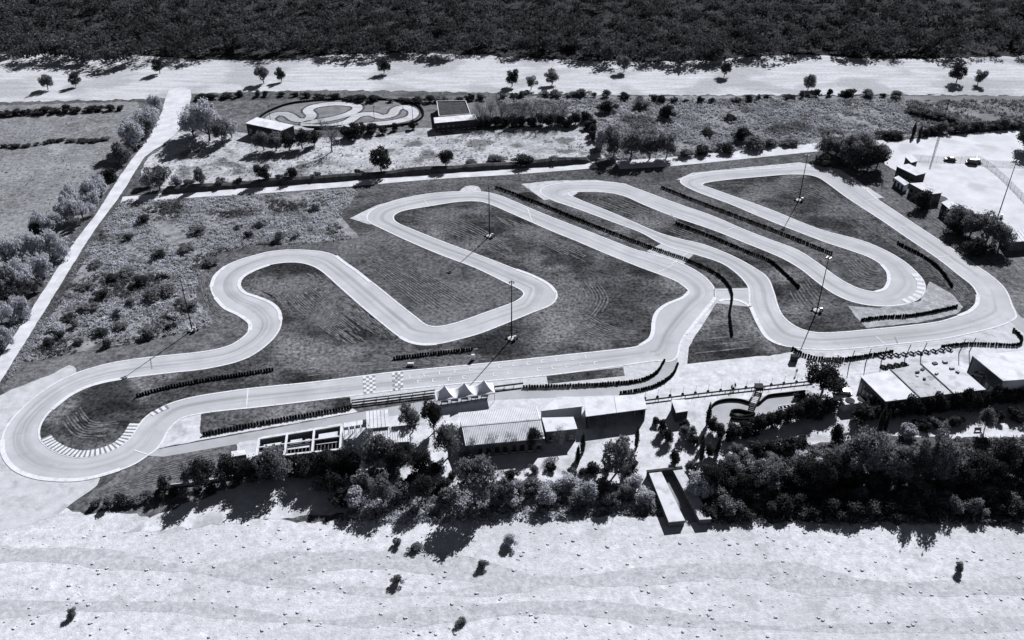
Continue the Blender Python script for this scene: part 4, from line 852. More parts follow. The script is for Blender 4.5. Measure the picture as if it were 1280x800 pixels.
for sx in (-.8, .8):
    for sy in (-.65, .65): MB().box((sx, sy, 0.04), .14, .14, 1.68).build('leg', 'dark_steel', r)

# ================================================================== RAMP WALLS AND GARDEN WALLS
def block(name, label, px, z0, z1, mt, cat='wall'):
    q = [G(x, y, z1) for x, y in px]; c = sum(q, Vector()) / len(q); c.z = 0
    r = empty(name, c); tag(r, label, cat); MB(c).prism(q, z0, z1 - 0.15).build('wall_body', 'grey_wall', r)
    MB(c).prism([p + (p - c).normalized() * .12 for p in q], z1 - 0.15, z1).build('coping', mt, r); return r
block('ramp_wall', 'broad pale concrete wall on the courtyard side of the ramp', [(811, 590), (826, 588.5), (856, 650), (836, 652)], 0, 1.7, 'roof_pale')
block('ramp_wall', 'narrower pale concrete wall on the hedge side of the ramp', [(841, 587), (853, 585), (889, 648), (874, 649)], 0, 1.7, 'concrete')
block('ramp_end_wall', 'dark end wall closing the top of the ramp', [(808.5, 587.5), (852, 582.5), (853, 585), (809, 590)], 0, 1.9, 'dark_wall')
P_ = gp([(200, 610), (237, 606), (262, 602.5), (300, 596)])
c = P_[0]; root = empty('garden_wall', c); tag(root, 'low pale boundary wall with posts below the grass wedge', 'wall')
for i in range(3): MB(c).beam(P_[i] + Vector((0, 0, .4)), P_[i + 1] + Vector((0, 0, .4)), .2, .75).build('wall_panel', 'roof_pale', root)
for p in P_: MB(c).box((p.x, p.y, 0), .4, .4, 1.3).build('post', 'concrete', root)
c = G(1222, 539); r = empty('garden_bench', c); tag(r, 'small dark bench on the pale path below the hedge', 'bench')
MB().box((0, 0, .42), 1.6, .45, .06).build('seat', 'bark', r); MB().box((0, .25, .5), 1.6, .06, .45).build('backrest', 'bark', r)
for sx in (-.65, .65): MB().box((sx, 0, .03), .1, .4, .39).build('leg', 'dark_steel', r)
def lot_fence(px, label):
    P_ = seg(px, 4); c = P_[0]; root = empty('wire_fence', c); tag(root, label, 'fence', 'wire fences of the gravel lot'); pp = resample(P_, 3.0)
    for p, t in pp: MB(c).tube((p.x, p.y, 0), (p.x, p.y, 2.0), .05, .05, 5).build('post', 'steel', root)
    m = MB(c)
    for i in range(len(pp) - 1):
        for k in range(9): m.tube(pp[i][0] + Vector((0, 0, .15 + k * .22)), pp[i + 1][0] + Vector((0, 0, .15 + k * .22)), .018, .018, 3, False)
        for k in range(8): q = pp[i][0].lerp(pp[i + 1][0], k / 8); m.tube(q, q + Vector((0, 0, 2)), .018, .018, 3, False)
    m.build('wire_mesh', 'steel', root)
lot_fence([(1140, 199), (1165, 201), (1200, 202), (1222, 200)], 'grey wire fence along the back of the gravel lot')
lot_fence([(1222, 200), (1240, 212), (1262, 232), (1290, 262)], 'grey wire fence down the side of the gravel lot past the mast')
lot_fence([(1222, 205), (1250, 207), (1290, 208)], 'grey wire fence beyond the lot running to the dark tree')

# ================================================================== VEGETATION
import numpy as np
rng = np.random.default_rng(5)
def leaf_mesh(name, centers, normals, sizes, m, aspect=0.6, upright=False):
    n = len(centers); a = rng.normal(size=(n, 3)); u = np.cross(normals, a)
    if upright:
        u = a * .45 + np.array([0, 0, 1.0]); normals = np.cross(u, rng.normal(size=(n, 3))); normals /= np.linalg.norm(normals, axis=1)[:, None]
    u /= np.linalg.norm(u, axis=1)[:, None] + 1e-9; v = np.cross(normals, u)
    s = sizes[:, None]; u = u * s; v = v * s * aspect
    V = np.empty((n, 4, 3)); V[:, 0] = centers - u; V[:, 1] = centers + v * 0.9 + u * .1; V[:, 2] = centers + u; V[:, 3] = centers - v * 0.9 + u * .1
    V = V.reshape(-1, 3)
    me = bpy.data.meshes.new(name); me.vertices.add(4 * n); me.vertices.foreach_set('co', V.astype(np.float32).ravel())
    me.loops.add(4 * n); me.loops.foreach_set('vertex_index', np.arange(4 * n, dtype=np.int32)); me.polygons.add(n); me.polygons.foreach_set('loop_start', np.arange(0, 4 * n, 4, dtype=np.int32)); me.polygons.foreach_set('loop_total', np.full(n, 4, dtype=np.int32))
    me.update(calc_edges=True); me.validate(); me.materials.append(MATS[m]); return me
def unit(n):
    a = rng.normal(size=(n, 3)); return a / np.linalg.norm(a, axis=1)[:, None]
def crown_points(style, n):
    """points for a crown in a unit frame: width 1, height 0..1"""
    C = []; 
    if style == 'broad':
        k = int(rng.integers(17, 24)); lobes = []
        for i in range(k):
            d = unit(1)[0] * rng.uniform(.12, .40); lobes.append((np.array([d[0], d[1], .56 + d[2] * .8]), rng.uniform(.08, .19)))
        base = .14
    elif style == 'shrub':
        k = int(rng.integers(14, 20)); lobes = []
        for i in range(k):
            a = rng.uniform(0, 6.28); r = rng.uniform(0, .36); lobes.append((np.array([r * math.cos(a), r * math.sin(a), rng.uniform(.15, .82 - r * .9)]), rng.uniform(.09, .2)))
        base = 0.0
    elif style == 'plume':
        k = 16; lobes = []
        for i in range(k):
            a = rng.uniform(0, 6.28); r = rng.uniform(0, .42); lobes.append((np.array([r * math.cos(a), r * math.sin(a), rng.uniform(.25, .85 - r * .6)]), rng.uniform(.07, .15)))
        base = 0.0
    elif style == 'cypress':
        lobes = [(np.array([0, 0, .06 + .9 * t]), .40 * (1 - t) ** .7 * (.35 + t * 1.2 if t < .4 else .9) + .04) for t in np.linspace(0, 1, 12)]; base = 0.02
    P = []
    w = np.array([l[1] ** 2 for l in lobes]); w /= w.sum()
    idx = rng.choice(len(lobes), size=n, p=w); d = unit(n); rr = rng.uniform(.35, 1.08, size=n) ** .6 * np.where(rng.random(n) < .22, rng.uniform(1.05, 1.55, n), 1.0)
    ctr = np.array([lobes[i][0] for i in idx]); rad = np.array([lobes[i][1] for i in idx])
    zst = 1.5 if style == 'plume' else (1.6 if style == 'cypress' else 1.0)
    P = ctr + d * (rad * rr)[:, None] * np.array([1, 1, zst if style != 'cypress' else .5])
    keep = (np.sin(P[:, 0] * 23 + P[:, 2] * 9) * np.sin(P[:, 1] * 21 + 1.3) * np.sin(P[:, 2] * 17 + P[:, 0] * 5) > -.42) & (P[:, 2] > base)
    P = P[keep]; nrm = d[keep] * .7 + unit(len(P)) * .9; nrm /= np.linalg.norm(nrm, axis=1)[:, None]
    return P, nrm
def trunk_mesh(name, m, limbs=6, top=.62, r=.035, twig=False, seed=0):
    rd = random.Random(seed); mb = MB(); z = .0; p = Vector((0, 0, -0.01)); bends = []
    for k in range(4):
        q = p + Vector((rd.uniform(-.025, .025), rd.uniform(-.025, .025), top / 4)); mb.tube(p, q, r * (1 - k * .18), r * (1 - (k + 1) * .18), 7, False); p = q; bends.append(q)
    for i in range(limbs):
        b = bends[rd.randint(0, 2)]; a = i * 6.283 / limbs + rd.uniform(-.4, .4); L_ = rd.uniform(.2, .36)
        e = b + Vector((math.cos(a) * L_, math.sin(a) * L_, L_ * rd.uniform(.5, 1.1))); mb.tube(b, e, r * .5, r * .2, 5, False)
        for s_ in range(9 if twig else 2):
            b2 = b.lerp(e, rd.uniform(.35, 1)); e2 = b2 + Vector((rd.uniform(-.13, .13), rd.uniform(-.13, .13), rd.uniform(.06, .26))); mb.tube(b2, e2, r * .2, r * .06, 4, False)
            if twig:
                for _ in range(4): b3 = b2.lerp(e2, rd.uniform(.3, 1)); mb.tube(b3, b3 + Vector((rd.uniform(-.08, .08), rd.uniform(-.08, .08), rd.uniform(.02, .14))), r * .1, r * .04, 3, False)
    return mb.mesh(name, m)
CR = {}; TR = {}
NV = {'broad': 5, 'shrub': 4, 'plume': 4, 'cypress': 2}; NL = {'broad': 5200, 'shrub': 3200, 'plume': 3600, 'cypress': 1500}; LS = {'broad': .030, 'shrub': .040, 'plume': .05, 'cypress': .06}
for st in NV:
    for v_ in range(NV[st]):
        P_, N_ = crown_points(st, NL[st]); base = leaf_mesh('crown', P_, N_, rng.uniform(.6, 1.35, len(P_)) * LS[st], 'leaf_mid', .28 if st == 'plume' else .6, st == 'plume')
        for m_ in ('leaf_dark', 'leaf_mid', 'leaf_pale'):
            me = base.copy(); me.materials[0] = MATS[m_]; CR[st, v_, m_] = me
    TR[st] = [trunk_mesh('trunk', 'bark', 6, .62 if st in ('broad',) else .45, .03, seed=k) for k in range(2)]
BARE = [trunk_mesh('trunk', 'bark_pale', 9, .68, .026, True, seed=9 + k) for k in range(3)]
TW = {}
for v_ in range(2):
    P_, N_ = crown_points('broad', 1500); TW[v_] = leaf_mesh('crown', P_, N_, rng.uniform(.5, 1.1, len(P_)) * .018, 'leaf_mid', .4)
KINDN = {'broad': 'tree', 'shrub': 'shrub', 'plume': 'tall_grass_clump', 'cypress': 'cypress_tree', 'bare': 'bare_tree'}
CATN = {'broad': 'tree', 'shrub': 'shrub', 'plume': 'tall grass', 'cypress': 'tree', 'bare': 'tree'}
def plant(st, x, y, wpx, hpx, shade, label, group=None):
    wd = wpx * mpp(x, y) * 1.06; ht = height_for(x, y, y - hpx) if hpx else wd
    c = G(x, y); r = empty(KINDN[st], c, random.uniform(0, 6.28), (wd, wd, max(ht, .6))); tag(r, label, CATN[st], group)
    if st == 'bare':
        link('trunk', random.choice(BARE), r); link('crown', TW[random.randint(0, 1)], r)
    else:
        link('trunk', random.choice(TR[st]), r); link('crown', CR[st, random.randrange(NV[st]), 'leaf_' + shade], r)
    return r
SHADE = {'pale': ', pale leaved', 'mid': ', grey leaved', 'dark': ', dark leaved'}
def plants(lst, label, group):
    mixed = len({a[5] for a in lst}) > 1
    for a in lst: plant(*a, label + (SHADE[a[5]] if mixed and a[0] != 'bare' else ''), group)
# west side of the dirt road
plants([('broad', 172, 189, 36, 44, 'pale'), ('broad', 190, 166, 36, 36, 'pale'), ('broad', 183, 178, 32, 36, 'mid'), ('broad', 199, 150, 24, 34, 'pale'), ('shrub', 151, 208, 30, 34, 'mid'), ('shrub', 160, 200, 22, 22, 'mid')], 'feathery tree lining the far end of the dirt road beside the pasture', 'trees along the dirt road')
plants([('plume', 128, 244, 30, 26, 'pale'), ('plume', 112, 250, 34, 30, 'pale'), ('plume', 96, 262, 34, 34, 'pale'), ('plume', 84, 274, 36, 34, 'pale'), ('plume', 104, 272, 30, 22, 'pale'), ('plume', 118, 258, 24, 20, 'pale'), ('shrub', 138, 226, 28, 18, 'dark'), ('plume', 56, 287, 30, 26, 'pale'), ('plume', 70, 288, 28, 22, 'pale'), ('shrub', 44, 292, 22, 16, 'dark'), ('plume', 92, 284, 22, 16, 'mid')], 'clump of tall pale grass on the pasture side of the dirt road', 'tall grass along the dirt road')
plants([('plume', 66, 322, 44, 36, 'pale'), ('plume', 44, 326, 40, 36, 'pale'), ('plume', 20, 332, 44, 42, 'pale'), ('plume', -4, 336, 40, 40, 'pale'), ('plume', 58, 342, 36, 26, 'pale'), ('plume', 34, 356, 44, 34, 'pale'), ('plume', 8, 366, 44, 36, 'mid'), ('shrub', 22, 380, 34, 22, 'dark'), ('plume', 28, 396, 36, 28, 'pale'), ('plume', 4, 408, 36, 34, 'pale'), ('plume', 10, 430, 26, 22, 'pale'), ('plume', -12, 440, 30, 26, 'mid'), ('plume', 44, 366, 24, 18, 'mid'), ('plume', 74, 318, 22, 18, 'mid'), ('plume', -14, 380, 30, 30, 'pale')], 'big silvery grass clump crowding the near end of the dirt road', 'silvery clumps by the dirt road')
plants([('shrub', 5 + i * 13 + random.uniform(-3, 3), 144 - i * .6, random.uniform(13, 22), random.uniform(6, 11), 'dark') for i in range(12)], 'low dark hedge bush along the far side of the pasture', 'far pasture hedge')
plants([('shrub', 5 + i * 14, 184 - i * 1.1 + 2 * math.sin(i), random.uniform(10, 20), random.uniform(3, 6), 'dark' if i % 3 else 'mid') for i in range(10)], 'low dark bush in the ditch crossing the pasture', 'pasture ditch bushes')
# right of the road and the farm track
plants([('broad', 243, 172, 40, 40, 'pale'), ('broad', 262, 176, 42, 52, 'pale'), ('broad', 279, 180, 30, 34, 'mid'), ('broad', 252, 165, 34, 38, 'pale'), ('broad', 290, 172, 26, 24, 'pale')], 'large pale tree in the clump where dirt road and yard meet', 'pale trees by the yard')
plants([('broad', 200, 238, 32, 36, 'mid'), ('shrub', 188, 232, 22, 20, 'pale'), ('shrub', 222, 235, 20, 20, 'pale'), ('broad', 252, 234, 15, 26, 'mid'), ('shrub', 236, 235, 18, 14, 'mid'), ('shrub', 278, 232, 20, 14, 'mid'), ('shrub', 300, 231, 16, 10, 'dark'), ('broad', 332, 229, 26, 26, 'dark'), ('shrub', 366, 226, 20, 20, 'dark'), ('shrub', 394, 224, 16, 12, 'mid'), ('shrub', 350, 227, 18, 10, 'dark'), ('shrub', 448, 220, 16, 10, 'dark'), ('shrub', 655, 207, 36, 14, 'dark'), ('shrub', 690, 204, 24, 9, 'mid'), ('shrub', 512, 214, 8, 5, 'dark'), ('shrub', 620, 200, 30, 7, 'mid'), ('shrub', 590, 205, 24, 6, 'mid')], 'bush on the earth bank above the pale farm track', 'bushes on the earth bank')
plant('broad', 477, 217, 30, 34, 'dark', 'leafy dark tree casting its shadow across the pale farm track')
plant('broad', 557, 210, 22, 24, 'dark', 'small rounded tree alone on the bank edge of the dry field')
plant('bare', 415, 190, 40, 42, 'mid', 'bare branching tree standing in the dry field')
plants([('broad', 330, 188, 24, 26, 'mid'), ('broad', 345, 189, 28, 28, 'mid'), ('broad', 362, 188, 26, 24, 'dark'), ('broad', 378, 186, 26, 26, 'dark'), ('broad', 393, 182, 20, 22, 'dark')], 'dark tree in the short row before the white-roofed barn', 'trees before the barn')
plants([('shrub', 438, 172, 30, 24, 'dark'), ('shrub', 450, 166, 24, 18, 'dark'), ('shrub', 466, 167, 24, 14, 'dark'), ('shrub', 494, 163, 12, 12, 'dark'), ('shrub', 517, 161, 12, 12, 'dark'), ('shrub', 478, 167, 14, 10, 'dark')], 'dark bush between dry field and small far kart track', 'bushes by the far kart track')
plants([('bare', 600 + i * 13, 158 - (i % 3) * 2, 26, random.uniform(26, 34), 'mid') for i in range(9)], 'thin leafless tree in the hedge line behind the dry field', 'leafless hedge trees')
plants([('shrub', 598 + i * 11, 158 - (i % 2) * 2, 20, random.uniform(12, 18), 'dark') for i in range(12)] + [('shrub', 732 + i * 4, 152 + i * 8, 18, 16, 'dark') for i in range(5)], 'dark undergrowth bush in the hedge line behind the dry field', 'hedge undergrowth')
plants([('broad', 767, 196, 34, 38, 'mid'), ('broad', 788, 199, 38, 38, 'mid'), ('broad', 812, 199, 34, 36, 'mid'), ('broad', 833, 197, 30, 34, 'mid'), ('shrub', 752, 188, 22, 30, 'pale')], 'grey leafy tree in the clump beside the farm road bend', 'trees at the farm road bend')
plants([('shrub', 880, 192, 26, 13, 'dark'), ('shrub', 905, 190, 26, 12, 'dark'), ('shrub', 940, 184, 36, 15, 'mid'), ('shrub', 925, 176, 28, 18, 'dark'), ('shrub', 835, 148, 26, 18, 'dark'), ('shrub', 885, 168, 24, 8, 'dark'), ('shrub', 960, 183, 24, 10, 'mid'), ('shrub', 985, 181, 24, 9, 'mid'), ('shrub', 912, 150, 20, 8, 'dark'), ('shrub', 760, 140, 26, 15, 'dark'), ('shrub', 800, 135, 26, 12, 'mid'), ('shrub', 855, 196, 26, 10, 'mid')], 'rounded dark bush standing out of the rough scrubland', 'scrubland bushes')
plants([('broad', 1034, 196.6, 34, 27.4, 'mid'), ('broad', 1052, 200.8, 34, 31.7, 'mid'), ('broad', 1066, 207.0, 40, 36.0, 'mid'), ('broad', 1084, 212.4, 40, 37.4, 'dark'), ('broad', 1096, 208.8, 32, 31.7, 'mid'), ('broad', 1045, 192.2, 34, 25.9, 'pale'), ('broad', 1075, 195.4, 36, 30.2, 'mid'), ('shrub', 1030, 206.6, 26, 13.0, 'dark'), ('cypress', 1033, 179.4, 8, 15.8, 'dark')], 'tree of the large dark clump at the corner of the far straight', 'large tree clump')
plant('shrub', 1152, 260, 30, 26, 'dark', 'round dark bush in front of the long lot shed')
plants([('broad', 1194, 287.4, 34, 31.5, 'mid'), ('broad', 1212, 295.2, 36, 34.5, 'mid'), ('broad', 1232, 304.4, 40, 39.0, 'mid'), ('broad', 1248, 310.8, 32, 33.0, 'mid'), ('shrub', 1222, 317.6, 36, 21.0, 'dark'), ('shrub', 1200, 292.2, 30, 19.5, 'dark')], 'dense leafy tree in the group below the gravel lot', 'trees below the lot')
plants([('broad', 1283, 187.8, 40, 36.8, 'dark'), ('broad', 1300, 197.0, 40, 32.0, 'dark')], 'large dark tree at the far corner of the gravel lot', 'trees at the lot corner')
plants([('cypress', 1141, 170, 8, 18, 'dark'), ('cypress', 1149, 172, 7, 16, 'dark'), ('shrub', 1156, 170, 16, 10, 'dark'), ('shrub', 1115, 172, 40, 9, 'dark')], 'small dark tree beside the tiny roof at the scrubland edge', 'dark trees at the scrubland edge')
plants([('shrub', 1165 + i * 13, 166 - i * .9, 24, 10 + 4 * (i % 2), 'mid' if i % 2 else 'dark') for i in range(9)] + [('shrub', 1140 + i * 9, 140 + i * 2.5, 22, 10, 'mid') for i in range(9)], 'hedge bush at the edge of the dark far field', 'far field hedge')
# foreground
plant('broad', 1028, 490, 54, 42, 'dark', 'round bushy dark tree beside the end of the guard rail')
plants([('broad', 516, 540, 34, 34, 'mid'), ('broad', 543, 540, 32, 42, 'dark')], 'leafy tree between workshop and long clubhouse', 'trees by the workshop')
plant('broad', 562, 570, 38, 42, 'mid', 'leafy tree at the left front corner of the long clubhouse')
plant('broad', 472, 582, 46, 46, 'mid', 'spreading tree in front of the workshop annex')
plant('broad', 348, 600, 50, 42, 'mid', 'spreading tree in front of the open garage block')
plants([('broad', 258, 612, 34, 40, 'dark'), ('broad', 236, 606, 24, 26, 'mid'), ('broad', 290, 602, 38, 32, 'dark'), ('broad', 208, 615, 20, 22, 'dark'), ('shrub', 318, 598, 28, 24, 'dark')], 'dark tree on the grass wedge by the low boundary wall', 'trees by the boundary wall')
plants([('shrub', 300 + i * 17, 603 - i * 2, 26, 20, 'dark') for i in range(8)], 'dark bush in the shade in front of the garage block', 'bushes before the garage block')
plant('broad', 770, 592, 46, 46, 'mid', 'rounded bush tree on the pale courtyard before the pavilion')
plants([('shrub', 742, 592, 26, 16, 'dark'), ('shrub', 790, 588, 24, 14, 'dark')], 'low dark bush at the foot of the courtyard tree', 'courtyard bushes')
plant('bare', 698, 562, 26, 30, 'mid', 'small leafless tree before the flat clubhouse wing')
plants([('bare', 640, 566, 26, 26, 'mid'), ('bare', 614, 568, 24, 24, 'mid'), ('broad', 668, 562, 22, 28, 'dark'), ('bare', 590, 572, 26, 26, 'mid')], 'thin tree before the shaded front of the clubhouse', 'thin trees before the clubhouse')
plants([('cypress', 728, 566, 10, 26, 'dark'), ('cypress', 795, 560, 9, 30, 'dark'), ('cypress', 722, 580, 10, 24, 'dark')], 'dark upright cypress beside the shaded pavilion front', 'cypresses by the pavilion')
plants([('cypress', 884, 532, 10, 30, 'dark'), ('cypress', 877, 560, 10, 18, 'dark'), ('cypress', 897, 566, 9, 20, 'dark'), ('cypress', 876, 576, 10, 30, 'dark')], 'slim dark cypress beside the pale garden path', 'cypresses by the garden path')
plants([('shrub', 827, 540, 18, 18, 'dark'), ('shrub', 832, 552, 20, 18, 'dark'), ('shrub', 855, 535, 16, 12, 'dark'), ('shrub', 860, 548, 22, 20, 'mid'), ('shrub', 868, 556, 20, 12, 'dark'), ('shrub', 843, 580, 20, 22, 'dark'), ('shrub', 890, 540, 20, 20, 'dark'), ('shrub', 900, 546, 22, 18, 'dark'), ('shrub', 886, 570, 22, 16, 'dark'), ('shrub', 918, 568, 22, 14, 'mid'), ('shrub', 820, 530, 14, 10, 'dark'), ('shrub', 865, 590, 18, 20, 'mid')], 'dark garden shrub bordering the white path from the open hut', 'garden shrubs')
plants([('shrub', 912 + i * 12, 548 - i * 3.2, 26, 22, 'dark') for i in range(10)] + [('shrub', 1012, 520, 36, 30, 'dark'), ('shrub', 1035, 516, 30, 24, 'dark'), ('shrub', 1000, 500, 18, 10, 'dark')], 'dense dark hedge shrub below the playground track', 'playground hedge')
plants([('shrub', 945 + i * 14, 565 - i * 1.8, 26, 14, 'dark') for i in range(5)] + [('broad', 1042, 564, 20, 38, 'dark'), ('shrub', 1075, 528, 40, 22, 'dark'), ('shrub', 1092, 524, 22, 18, 'dark')], 'dark shrub between pale path and lower wood', 'lower path shrubs')
plants([('shrub', 1112 + i * 11.5, 522 - i * 1.4, 24, 22 + 4 * (i % 3), 'dark') for i in range(16)], 'dark shrub of the tall hedge along the front of the wide hall', 'hall hedge')
plants([('cypress', 1099, 540, 12, 34, 'dark'), ('cypress', 1106, 538, 9, 28, 'dark')], 'dark upright cypress at the front corner of the wide hall', 'cypresses by the hall')
plants([('shrub', 1150 + i * 14, 534 - (i % 2) * 3, 24, 12, 'mid' if i % 3 else 'dark') for i in range(4)] + [('broad', 1230, 538, 22, 30, 'mid'), ('shrub', 1246, 524, 18, 14, 'dark'), ('shrub', 1270, 525, 30, 16, 'dark'), ('shrub', 1136, 545, 26, 20, 'pale')], 'small garden shrub beside the pale path below the hall hedge', 'hall garden shrubs')
DS = [(75, 422), (95, 408), (62, 430), (112, 388), (150, 394), (165, 380), (190, 372), (206, 366), (140, 350), (157, 343), (118, 333), (218, 396), (186, 420), (226, 378), (240, 384), (130, 372), (100, 428), (125, 418), (150, 410), (84, 400), (175, 355), (262, 330), (200, 322), (235, 312), (310, 296), (300, 284), (330, 280), (180, 278), (350, 300), (160, 300), (250, 290), (395, 262), (372, 296), (205, 345), (70, 412), (135, 432), (215, 410), (110, 360)]
plants([('shrub', x, y, random.uniform(14, 30), random.uniform(6, 12), random.choice(('mid', 'dark', 'mid', 'pale'))) for x, y in DS], 'tall tuft standing out of the rough scrub beside the dirt road', 'tufts in the rough scrub')
plants([('broad', 322, 600, 34, 30, 'dark'), ('broad', 384, 596, 34, 30, 'dark'), ('broad', 412, 596, 36, 36, 'dark'), ('broad', 440, 594, 38, 40, 'dark'), ('broad', 498, 590, 34, 32, 'dark'), ('broad', 530, 594, 34, 34, 'dark'), ('broad', 420, 618, 30, 28, 'dark'), ('broad', 455, 616, 30, 30, 'mid')], 'dark tree in the dense planting in front of garage block and workshop', 'planting before the garages')
plants([('shrub', 400 + i * 13, 612 - (i % 4) * 6, 24, 16, random.choice(('mid', 'dark', 'mid'))) for i in range(13)], 'tangled bush between the garage trees and the bank', 'tangled bushes')
plants([('shrub', 566 + i * 24 + random.uniform(-6, 6), 596 - (i % 3) * 5, random.uniform(10, 20), random.uniform(6, 12), random.choice(('mid', 'dark'))) for i in range(10)], 'small bush on the pale ground before the clubhouse', 'courtyard bushes before the clubhouse')
plants([('shrub', 120 + i * 16, 632 - i * 2.4 + 4 * (i % 2), random.uniform(14, 24), random.uniform(7, 12), random.choice(('mid', 'dark'))) for i in range(11)], 'low bush on the lower edge of the grass wedge', 'bushes below the grass wedge')
# wood on the river bank
WT = {'pale': 'pale sunlit', 'mid': 'grey-leaved', 'dark': 'dark'}
for i in range(14):                                            # tall trees at the top of the bank
    x = 1052 + i * 18 + random.uniform(-4, 4); sh = ('mid', 'mid', 'pale', 'mid', 'mid', 'dark', 'mid', 'mid')[i] if i < 8 else random.choice(('mid', 'dark', 'dark'))
    plant('broad', x, 602 + random.uniform(-9, 9), random.uniform(30, 58), (58 if i < 8 else 48) + random.uniform(-16, 8), sh, WT[sh] + ' tall tree of the wood below the wide hall', 'tall river bank trees')
for i in range(9):
    sh = random.choice(('mid', 'dark', 'dark'))
    plant('broad', 888 + i * 19 + random.uniform(-4, 4), 612 + random.uniform(-9, 6), random.uniform(28, 50), random.uniform(24, 42), sh, WT[sh] + ' tree of the wood between ramp and tall bank trees', 'lower river bank trees')
for i in range(30):
    sh = random.choice(('dark', 'dark', 'mid', 'mid'))
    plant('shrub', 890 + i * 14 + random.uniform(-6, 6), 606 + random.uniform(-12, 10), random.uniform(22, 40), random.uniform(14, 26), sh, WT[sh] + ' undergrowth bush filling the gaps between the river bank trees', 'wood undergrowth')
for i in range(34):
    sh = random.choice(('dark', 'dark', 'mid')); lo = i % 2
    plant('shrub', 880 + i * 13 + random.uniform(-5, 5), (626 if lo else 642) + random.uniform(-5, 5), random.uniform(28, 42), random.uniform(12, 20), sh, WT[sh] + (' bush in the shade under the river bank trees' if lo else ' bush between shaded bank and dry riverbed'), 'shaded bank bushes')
plants([('shrub', 900 + i * 13, 592 - (i % 3) * 6, 26, random.uniform(12, 20), random.choice(('mid', 'pale'))) for i in range(12)] + [('shrub', 868 + (i % 3) * 10, 612 + i * 3, 26, 26, 'pale') for i in range(5)], 'pale sunlit bush along the upper edge of the wood', 'bushes at the wood edge')
plants([('broad', 594, 630, 58, 56, 'mid'), ('shrub', 626, 625, 36, 34, 'mid'), ('broad', 480, 628, 36, 36, 'mid'), ('shrub', 446, 632, 34, 24, 'pale'), ('shrub', 425, 630, 30, 22, 'dark'), ('shrub', 500, 622, 28, 22, 'mid'), ('broad', 528, 628, 30, 34, 'dark'), ('shrub', 556, 630, 34, 20, 'mid')], 'leafy bush tree on the bank below the clubhouse shade', 'bank bush trees')
plants([('shrub', 640 + i * 14, 630 - 8 * (i % 3), 30, 18 + 5 * (i % 2), random.choice(('mid', 'pale', 'mid'))) for i in range(13)], 'low leafy bush covering the bank under the courtyard', 'bushes on the courtyard bank')
plants([('shrub', random.uniform(-60, 1340), random.uniform(672, 860), random.uniform(12, 26), random.uniform(6, 14), random.choice(('mid', 'pale', 'mid'))) for i in range(10)], 'small scattered bush growing on the pale dry riverbed', 'riverbed bushes')

plants([('broad', x, y, w_, h_, sh) for x, y, w_, h_, sh in ((60, 112, 20, 22, 'mid'), (95, 108, 16, 18, 'dark'), (330, 104, 22, 24, 'mid'), (352, 102, 16, 18, 'dark'), (640, 108, 20, 22, 'dark'), (664, 112, 18, 18, 'mid'), (690, 106, 22, 20, 'mid'), (905, 96, 18, 20, 'dark'), (1010, 112, 20, 20, 'mid'), (1195, 104, 24, 26, 'dark'), (1222, 106, 18, 20, 'mid'), (480, 92, 18, 20, 'dark'), (780, 90, 20, 22, 'mid'), (200, 92, 18, 20, 'dark'))], 'lone tree standing on the pale stubble field', 'stubble field trees')
plants([('shrub', 250 + i * 17 + random.uniform(-6, 6), 124 - 4 * math.sin(i * .3), random.uniform(10, 24), random.uniform(5, 11), random.choice(('mid', 'dark'))) for i in range(52)], 'bush in the hedge along the near side of the stubble field', 'stubble field hedge')
# ------------------------------------------------------------------ uncountable growth
def scrub(name, P, n, size, m, label, zsc=.9, leaves=10, clump=1.0):
    xs = [p.x for p in P]; ys = [p.y for p in P]; pts = []; t = 0
    while len(pts) < n and t < n * 12:
        t += 1; p = Vector((random.uniform(min(xs), max(xs)), random.uniform(min(ys), max(ys)), 0))
        dens = math.sin(p.x * .11 * clump + 1) * math.sin(p.y * .09 * clump) + .6 * math.sin(p.x * .31 * clump + p.y * .27 * clump)
        if dens < random.uniform(-1.3, .5): continue
        if inside(p, P): pts.append((p.x, p.y))
    A = np.array(pts); k = len(A); s = rng.uniform(size[0], size[1], k); A = np.repeat(A, leaves, 0); S = np.repeat(s, leaves)
    d = unit(len(A)); d[:, 2] = np.abs(d[:, 2]); ctr = np.column_stack([A, np.zeros(len(A))]) + d * (S * rng.uniform(.35, 1, len(A)))[:, None] * np.array([1, 1, zsc])
    nr = d * .6 + unit(len(A)) * .8; nr /= np.linalg.norm(nr, axis=1)[:, None]
    o = link(name, leaf_mesh(name, ctr, nr, S * rng.uniform(.28, .6, len(A)), m, .5)); tag(o, label, 'vegetation', kind='stuff'); return o
scrub('rough_scrub', SCRUB_L, 13000, (.22, .85), 'scrub_leaf', 'rough tangled scrub between dirt road and hairpin')
scrub('rough_scrub', gp([(625, 124), (1128, 124), (1146, 166), (1100, 174), (1010, 180), (840, 195), (765, 201), (747, 188), (735, 160), (640, 150)]), 14000, (.3, 1.2), 'scrub_far', 'rough pale scrubland beyond the farm road')
scrub('field_scrub', gp([(1132, 126), (1340, 124), (1340, 155), (1150, 168)]), 1500, (.4, 1.2), 'leaf_mid', 'dark low growth covering the far field')
scrub('field_weeds', gp([(210, 232), (190, 200), (235, 170), (420, 178), (620, 168), (735, 170), (742, 196), (440, 217)]), 900, (.25, .7), 'scrub_leaf', 'sparse dry weeds on the dry field')
scrub('bank_cover', gp([(470, 605), (560, 608), (640, 603), (720, 600), (810, 612), (830, 640), (640, 652), (420, 655)]), 2600, (.35, 1.0), 'scrub_leaf', 'leafy ground cover on the bank under the courtyard')
scrub('bank_cover', gp([(880, 588), (930, 564), (1050, 555), (1130, 550), (1300, 548), (1400, 560), (1400, 655), (880, 655)]), 5200, (.35, 1.1), 'leaf_mid', 'dark undergrowth below the river bank wood')
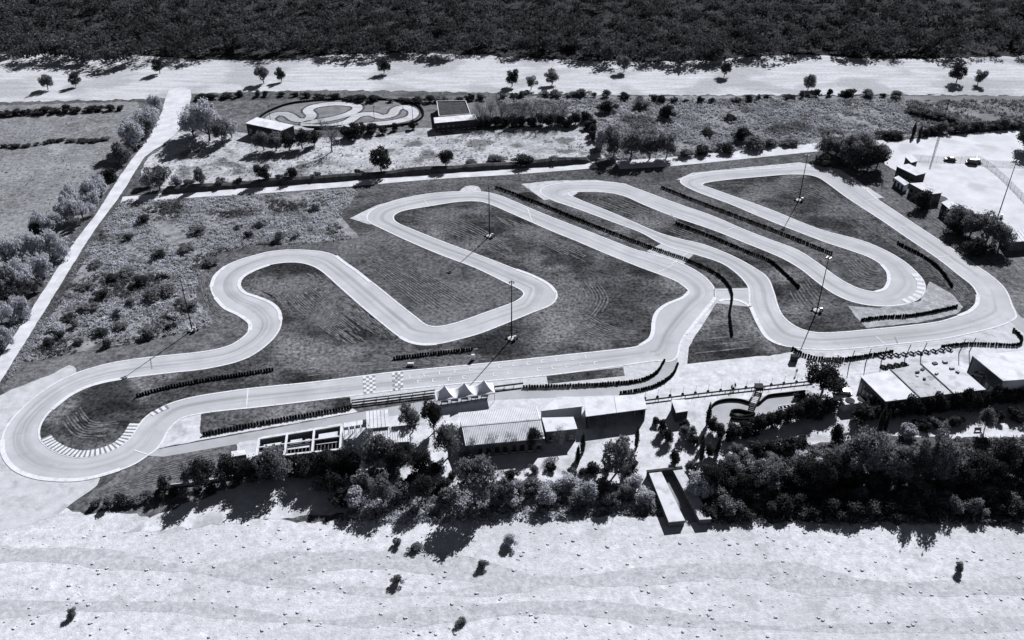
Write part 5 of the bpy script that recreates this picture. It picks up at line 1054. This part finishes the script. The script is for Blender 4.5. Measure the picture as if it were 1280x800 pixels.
scrub('road_weeds', gp([(-60, 320), (84, 296), (92, 304), (0, 442), (-60, 500)]), 1600, (.35, .9), 'leaf_pale', 'pale weeds between silvery clumps and dirt road')
scrub('verge_weeds', gp([(112, 304), (122, 304), (30, 452), (8, 480), (4, 474)]), 500, (.2, .5), 'scrub_leaf', 'weeds edging the dirt road')
scrub('pasture_weeds', gp([(-60, 148), (168, 140), (160, 190), (120, 240), (40, 285), (-60, 300)]), 700, (.15, .45), 'leaf_mid', 'sparse weeds on the pasture')
P_ = []
mb = MB()
for i in range(2600):
    p = G(random.uniform(-80, 1360), 654 + 190 * random.random()); r_ = 0.08 + 0.4 * random.random() ** 5; a = random.uniform(0, 6.28)
    pr = [(r_ * 1.2 * math.cos(a + k * 1.2566) * random.uniform(.7, 1.1), r_ * math.sin(a + k * 1.2566) * random.uniform(.7, 1.1)) for k in range(5)]
    vv = [p + Vector((x, y, 0.0)) for x, y in pr] + [p + Vector((x * .6, y * .6, r_ * .45)) for x, y in pr]
    mb.add(vv, [(0, 1, 6, 5), (1, 2, 7, 6), (2, 3, 8, 7), (3, 4, 9, 8), (4, 0, 5, 9), (5, 6, 7, 8, 9)])
tag(mb.build('river_stones', 'stone'), 'loose pale stones strewn over the dry riverbed', 'stones', kind='stuff')
# far wood behind the stubble field
P_, N_ = crown_points('broad', 170); cs = []; ns = []; ss = []
for i in range(2600):
    u = random.uniform(-150, 1430); v_ = 74 - 140 * random.random() ** 1.25 + 9 * math.sin(u * .013) * math.sin(u * .0047 + 1) + 3 * math.sin(u * .06); p = G(u, v_); hgt_ = random.uniform(7, 13); wd = random.uniform(7, 12); a = random.uniform(0, 6.28); ca, sa = math.cos(a), math.sin(a)
    q = P_ @ np.array([[ca, sa, 0], [-sa, ca, 0], [0, 0, 1]]); cs.append(q * np.array([wd, wd, hgt_]) + np.array([p.x, p.y, 0])); ns.append(N_); ss.append(np.full(len(P_), wd * .075) * rng.uniform(.6, 1.3, len(P_)))
o = link('far_wood', leaf_mesh('far_wood', np.concatenate(cs), np.concatenate(ns), np.concatenate(ss), 'wood_leaf')); tag(o, 'dark wood closing the view beyond the stubble field', 'wood', kind='stuff')
